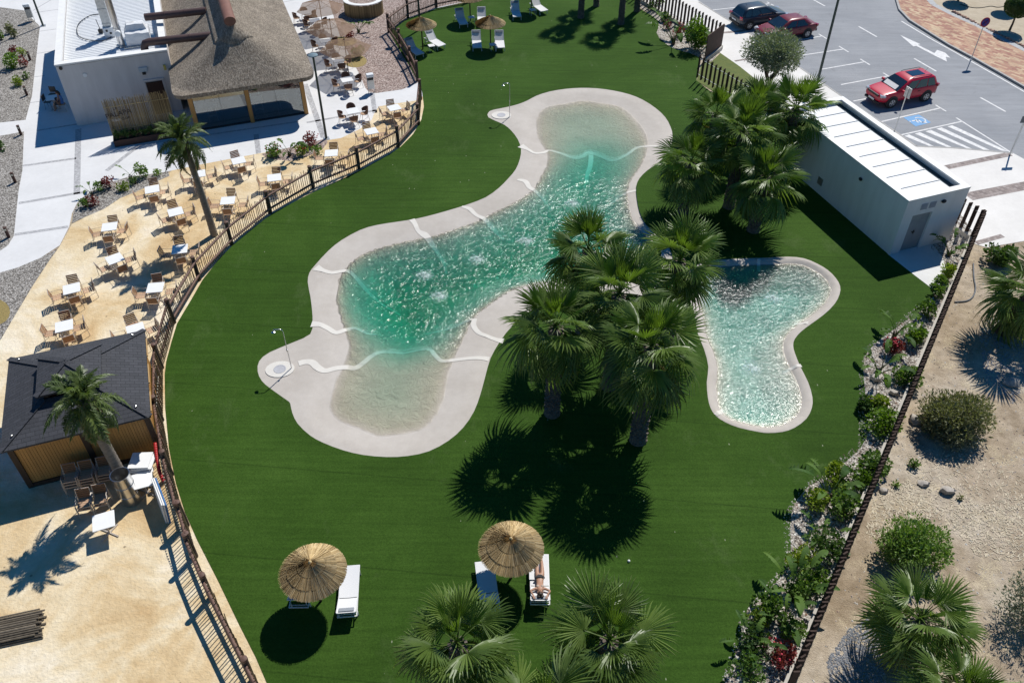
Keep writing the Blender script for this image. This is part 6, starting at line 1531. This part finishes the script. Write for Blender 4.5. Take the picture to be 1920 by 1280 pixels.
mb = MB(); mb.tube(spline([tuple(at(x, y, .12)) for x, y in ((1800,8),(1820,14),(1838,15),(1858,12),(1872,14),(1890,11))], 5, False), .025, 6); tag(mb.build('irrigation_pipe', M_BLACK, None), 'thin black irrigation pipe on the sandy island', 'pipe')

# bubbling jets
def foam():
    t = NT('white_foam'); t.rough(.5, .4); t.base(t.ramp(t.noise(18, 4, .7, t.coord()), [(.3, (.62,.76,.76)), (.7, (.88,.92,.92))]))
    tp = t.n('ShaderNodeBsdfTransparent'); mx = t.n('ShaderNodeMixShader')
    sx = t.n('ShaderNodeVectorMath', operation='LENGTH'); t.l(t.coord((1,1,.2)), sx.inputs[0])
    ad = t.n('ShaderNodeMath', operation='MULTIPLY_ADD'); t.l(t.noise(7, 6, .8, t.coord(), .6), ad.inputs[0]); ad.inputs[1].default_value = -2.3; t.l(sx.outputs['Value'], ad.inputs[2])
    mr = t.n('ShaderNodeMapRange'); mr.inputs[1].default_value = -1.5; mr.inputs[2].default_value = -.72; t.l(ad.outputs[0], mr.inputs[0]); t.l(mr.outputs[0], mx.inputs[0])
    t.l(t.b.outputs[0], mx.inputs[1]); t.l(tp.outputs[0], mx.inputs[2]); t.l(mx.outputs[0], t.out.inputs[0]); t.bump(t.noise(14, 4, .7, t.coord()), .06); return t.m
M_FOAM = foam()
jl = ('white bubbling jet, left one of the near three','white bubbling jet, right one of the near three','white bubbling jet, nearest one in the big pool','white bubbling jet in the far arm of the big pool','white bubbling jet mid pool beside the palm crown','white bubbling jet in the near half of the small pool','white bubbling jet in the far half of the small pool')
for i, (x, y, r_) in enumerate(JETS):
    rnd = random.Random(i); mb = MB(); n = 22; prof = [(0,.09),(.15,.08),(.3,.055),(.5,.035),(.8,.022),(1.15,.015),(1.6,.010)]
    for r0_, z in prof:
        for k in range(n): a = 2*math.pi*k/n; q = r0_*r_*1.25*(1+rnd.uniform(-.15,.15)); mb.v.append((q*math.cos(a), q*math.sin(a), z*r_*2*(1+rnd.uniform(-.4,.4))))
    for j in range(len(prof)-1):
        for k in range(n): mb.f.append((j*n+k, (j+1)*n+k, (j+1)*n+(k+1)%n, j*n+(k+1)%n))
    tag(mb.build('bubbling_jet', M_FOAM, None, 80, at(x, y, WL)), jl[i], 'water jet', 'bubbling jets in the pools')

# ---------------------------------------------------------------- cars (local: +X forward, +Y left)
M_TYRE = mat('tyre', (.02,.02,.02), (.03,.03,.03), 20, rough=.8); M_RIM = mat('alloy', (.55,.56,.58), (.45,.46,.48), 6, rough=.3, metal=.8); M_CLAD = mat('black_cladding', (.03,.03,.032), (.022,.022,.024), 9, rough=.6)
M_CGL = glassmat('car_glass', (.012,.018,.022)); M_LENS = glassmat('head_lamp_lens', (.35,.37,.4)); M_TAIL = glassmat('tail_lamp_lens', (.30,.012,.012))
def paintmat(name, c):
    t = NT(name); t.rough(.35, .5); t.base(t.ramp(t.noise(1.5, 2, .5, t.coord()), [(.3, c), (.7, tuple(v*.85 for v in c))])); t.b.inputs['Coat Weight'].default_value = .45; t.b.inputs['Coat Roughness'].default_value = .04; return t.m
def car(label, cpos, head, P):
    t0 = thing('parked_car', label, 'car', cpos, head, 'cars in the car park'); pm = P['paint']
    mb = MB(); st = P['body']; n = 12
    for x, zb, zt, w_ in st:
        half = [(w_*.80,zb),(w_*.96,zb+.12),(w_,zb+(zt-zb)*.45),(w_*.985,zb+(zt-zb)*.75),(w_*.93,zt-.03),(w_*.80,zt)]
        mb.v += [(x,y,z) for y,z in half] + [(x,-y,z) for y,z in reversed(half)]
    for i in range(len(st)-1):
        for k in range(n): mb.f.append((i*n+k, i*n+(k+1)%n, (i+1)*n+(k+1)%n, (i+1)*n+k))
    mb.f += [tuple(range(n-1,-1,-1)), tuple((len(st)-1)*n+k for k in range(n))]
    bm = bmesh.new(); me = mb.mesh('body', pm); bm.from_mesh(me); bmesh.ops.recalc_face_normals(bm, faces=bm.faces); bm.to_mesh(me); bm.free()
    o = link('body', me, t0); m = o.modifiers.new('sub', 'SUBSURF'); m.levels = m.render_levels = 2; me.shade_smooth()
    (fx, rx, zb, wb), (fx2, rx2, zm, wm), (fx3, rx3, zt, wt) = P['cabin']
    rings = [[(fx,wb,zb),(rx,wb,zb),(rx,-wb,zb),(fx,-wb,zb)], [(fx2,wm,zm),(rx2,wm,zm),(rx2,-wm,zm),(fx2,-wm,zm)], [(fx3,wt,zt),(rx3,wt,zt),(rx3,-wt,zt),(fx3,-wt,zt)]]
    mb = MB(); mb.v = sum(rings, [])
    for j in range(2):
        for k in range(4): mb.f.append((j*4+k, j*4+(k+1)%4, (j+1)*4+(k+1)%4, (j+1)*4+k))
    mb.f += [(8,9,10,11),(3,2,1,0)]
    me = mb.mesh('cabin', pm); bm = bmesh.new(); bm.from_mesh(me); bmesh.ops.recalc_face_normals(bm, faces=bm.faces); bm.to_mesh(me); bm.free(); me.shade_smooth(); me.set_sharp_from_angle(angle=rad(50))
    cab = link('cabin', me, t0); bevel(cab, .12, 5)
    A0, A1 = [Vector(p) for p in rings[0]], [Vector(p) for p in rings[1]]
    def panel(q, name, m, shrink=.07, off=.012):
        c = sum(q, Vector())/4; nn = (q[1]-q[0]).cross(q[3]-q[0]).normalized()
        if nn.dot(c-Vector((0,0,.9))) < 0: nn = -nn
        q = [p+(c-p).normalized()*shrink+nn*off for p in q]; mb = MB(); mb.v = [tuple(p) for p in q]+[tuple(p-nn*.02) for p in q]; mb.f = [(0,1,2,3),(7,6,5,4),(0,4,5,1),(1,5,6,2),(2,6,7,3),(3,7,4,0)]
        return mb.build(name, m, t0)
    panel([A0[3],A0[0],A1[0],A1[3]], 'windscreen', M_CGL, .07); panel([A0[1],A0[2],A1[2],A1[1]], 'rear_window', M_CGL, .1)
    if P.get('shade'):
        a, b = A0[3].lerp(A0[0],.14), A0[3].lerp(A0[0],.86); up = (A1[0]-A0[0])*.42; panel([a+up*.12, b+up*.12, b+up, a+up], 'sun_shade', M_CAP, .04, .02)
    for s0, s1 in ((0,1),(3,2)):
        cuts = P['cuts']
        for f0, f1 in zip(cuts, cuts[1:]):
            panel([A0[s0].lerp(A0[s1],f0), A0[s0].lerp(A0[s1],f1), A1[s0].lerp(A1[s1],f1), A1[s0].lerp(A1[s1],f0)], 'side_window', M_CGL, .045, .012)
    wr = P['wr']; W = P['hw']
    for x in P['axles']:
        for s in (-1, 1):
            mb = MB(); mb.tube([(x,(W-.16)*s,wr+.04),(x,(W+.012)*s,wr+.04)], wr+.075, 24); mb.build('wheel_arch', M_CLAD if P.get('clad') else pm if 0 else M_CLAD, t0, 40)
            wh = MB(); wh.lathe([(wr*.62,-.1),(wr*.96,-.1),(wr,-.06),(wr,.06),(wr*.96,.1),(wr*.62,.1)], 24); o = wh.build('wheel', M_TYRE, t0, 40, (x,(W-.06)*s,wr)); o.rotation_euler = (math.pi/2,0,0)
            mb = MB(); mb.tube([(0,0,-.08),(0,0,.06*1)], wr*.60, 20); o2 = mb.build('wheel_well', M_CLAD, o)
            mb = MB()
            for k in range(5): a = k*2*math.pi/5; mb.bar((0,0,-.095*s),(wr*.6*math.cos(a),wr*.6*math.sin(a),-.095*s), .07, .02)
            mb.lathe([(wr*.56,-.1*s),(wr*.66,-.1*s)], 20); mb.build('rim', M_RIM, o)
    F, B = st[-1], st[0]
    for s in (-1, 1):
        mb = MB(); mb.box((P['hl'][0],P['hl'][1]*s,P['hl'][2]), (.34,.36,.13), rad(-28*s)); bevel(mb.build('headlight', M_LENS, t0), .02)
        mb = MB(); mb.box((P['tl'][0],P['tl'][1]*s,P['tl'][2]), (.20,.34,.17), rad(22*s)); bevel(mb.build('tail_light', M_TAIL, t0), .02)
        mb = MB(); mb.box((P['cabin'][0][0]-.35,(P['cabin'][0][3]+.16)*s,P['cabin'][0][2]+.06), (.14,.2,.14)); bevel(mb.build('wing_mirror', pm, t0), .03, 3)
        for x in (P['axles'][0]*.0+.25, -.6): mb = MB(); mb.box((x,(W+.0)*s,P['cabin'][0][2]-.17), (.18,.03,.03)); mb.build('door_handle', M_CLAD, t0)
    mb = MB(); mb.box((F[0]-.02,0,F[2]-.06 if 'gr' not in P else P['gr']), (.09,1.0,.13)); bevel(mb.build('grille', M_BLACK, t0), .01)
    mb = MB(); mb.box((F[0]+.03,0,.47), (.04,.5,.11)); mb.build('number_plate', M_CAP, t0)
    mb = MB(); mb.box((B[0]-.03,0,.62), (.04,.5,.11)); mb.build('number_plate', M_CAP, t0)
    mb = MB(); mb.box((F[0]-.04,0,.36), (.14,1.3,.14)); bevel(mb.build('front_bumper', M_CLAD, t0), .03, 3)
    mb = MB(); mb.box((B[0]+.03,0,.42), (.14,1.35,.18)); bevel(mb.build('rear_bumper', M_CLAD, t0), .03, 3)
    if P.get('roofglass'): mb = MB(); mb.box(((fx3+rx3)/2+.1,0,zt+.012), ((fx3-rx3)*.62,wt*1.25,.02)); bevel(mb.build('roof_glass', M_CGL, t0), .008)
    if P.get('rails'):
        for s in (-1, 1): mb = MB(); mb.tube([(fx3-.05,wt*.98*s,zt+.0),(fx3-.2,wt*.98*s,zt+.045),(rx3+.2,wt*.98*s,zt+.045),(rx3+.05,wt*.98*s,zt)], .018, 6); mb.build('roof_rail', M_CLAD, t0)
    mb = MB(); mb.tube([(rx3+.15,0,zt),(rx3-.02,0,zt+.22)], .008, 5); mb.build('aerial', M_BLACK, t0)
    return t0
h20 = GRID; dL = lambda h: Vector((-math.sin(h), math.cos(h), 0)); dF = lambda h: Vector((math.cos(h), math.sin(h), 0))
SUV = dict(paint=paintmat('red_car_paint', (.52,.004,.03)), hw=.90, wr=.34, axles=(1.32,-1.32), clad=True, roofglass=True, rails=True, shade=True, cuts=(.13,.43,.72,.93), hl=(2.0,.66,.82), tl=(-2.08,.68,.98), gr=.80,
   body=[(-2.22,.50,.80,.66),(-2.16,.36,1.0,.80),(-1.95,.30,1.08,.88),(-1.2,.28,1.08,.91),(0,.28,1.06,.91),(.95,.28,1.05,.91),(1.5,.29,1.0,.89),(2.0,.32,.93,.84),(2.16,.38,.86,.74),(2.22,.46,.74,.64)],
   cabin=((1.12,-2.08,1.02,.84),(.28,-1.86,1.52,.67),(-.02,-1.62,1.635,.56)))
w0 = (at(1668.75,202)+at(1731.25,190))/2; hS = GRID+math.pi
car('red compact off road car with a glass roof beside the blue bay', Vector((w0.x, w0.y, 0))-dL(hS)*.84, hS, SUV)
SED = dict(paint=paintmat('dark_red_car_paint', (.19,.012,.02)), hw=.88, wr=.31, axles=(1.33,-1.33), cuts=(.17,.5,.86), hl=(2.0,.64,.66), tl=(-2.1,.66,.82),
   body=[(-2.25,.45,.72,.64),(-2.18,.32,.90,.78),(-1.9,.26,.97,.86),(-1.2,.24,.96,.885),(0,.22,.93,.885),(.95,.22,.92,.885),(1.5,.24,.85,.86),(2.0,.28,.74,.80),(2.15,.34,.68,.70),(2.2,.4,.6,.6)],
   cabin=((1.15,-1.75,.9,.80),(.3,-1.2,1.33,.62),(.05,-.95,1.42,.54)))
w1 = at(1511,71); car('dark red saloon car parked behind the olive tree', w1+dF(hS)*1.33-dL(hS)*.82, hS, SED)
HAT = dict(paint=paintmat('dark_blue_car_paint', (.022,.038,.06)), hw=.88, wr=.32, axles=(1.28,-1.28), cuts=(.14,.46,.75,.94), hl=(1.92,.64,.70), tl=(-1.98,.68,.86),
   body=[(-2.1,.45,.76,.66),(-2.05,.34,.94,.79),(-1.85,.28,1.0,.86),(-1.2,.25,1.0,.885),(0,.24,.97,.885),(.9,.24,.96,.885),(1.45,.26,.90,.86),(1.95,.30,.78,.79),(2.08,.36,.7,.68),(2.12,.42,.62,.58)],
   cabin=((1.15,-1.95,.93,.81),(.3,-1.62,1.4,.64),(.02,-1.35,1.5,.55)))
w2 = at(1403,56); car('dark blue hatchback parked nose out at the far end', w2+dF(GRID)*1.28+dL(GRID)*.82, GRID, HAT)
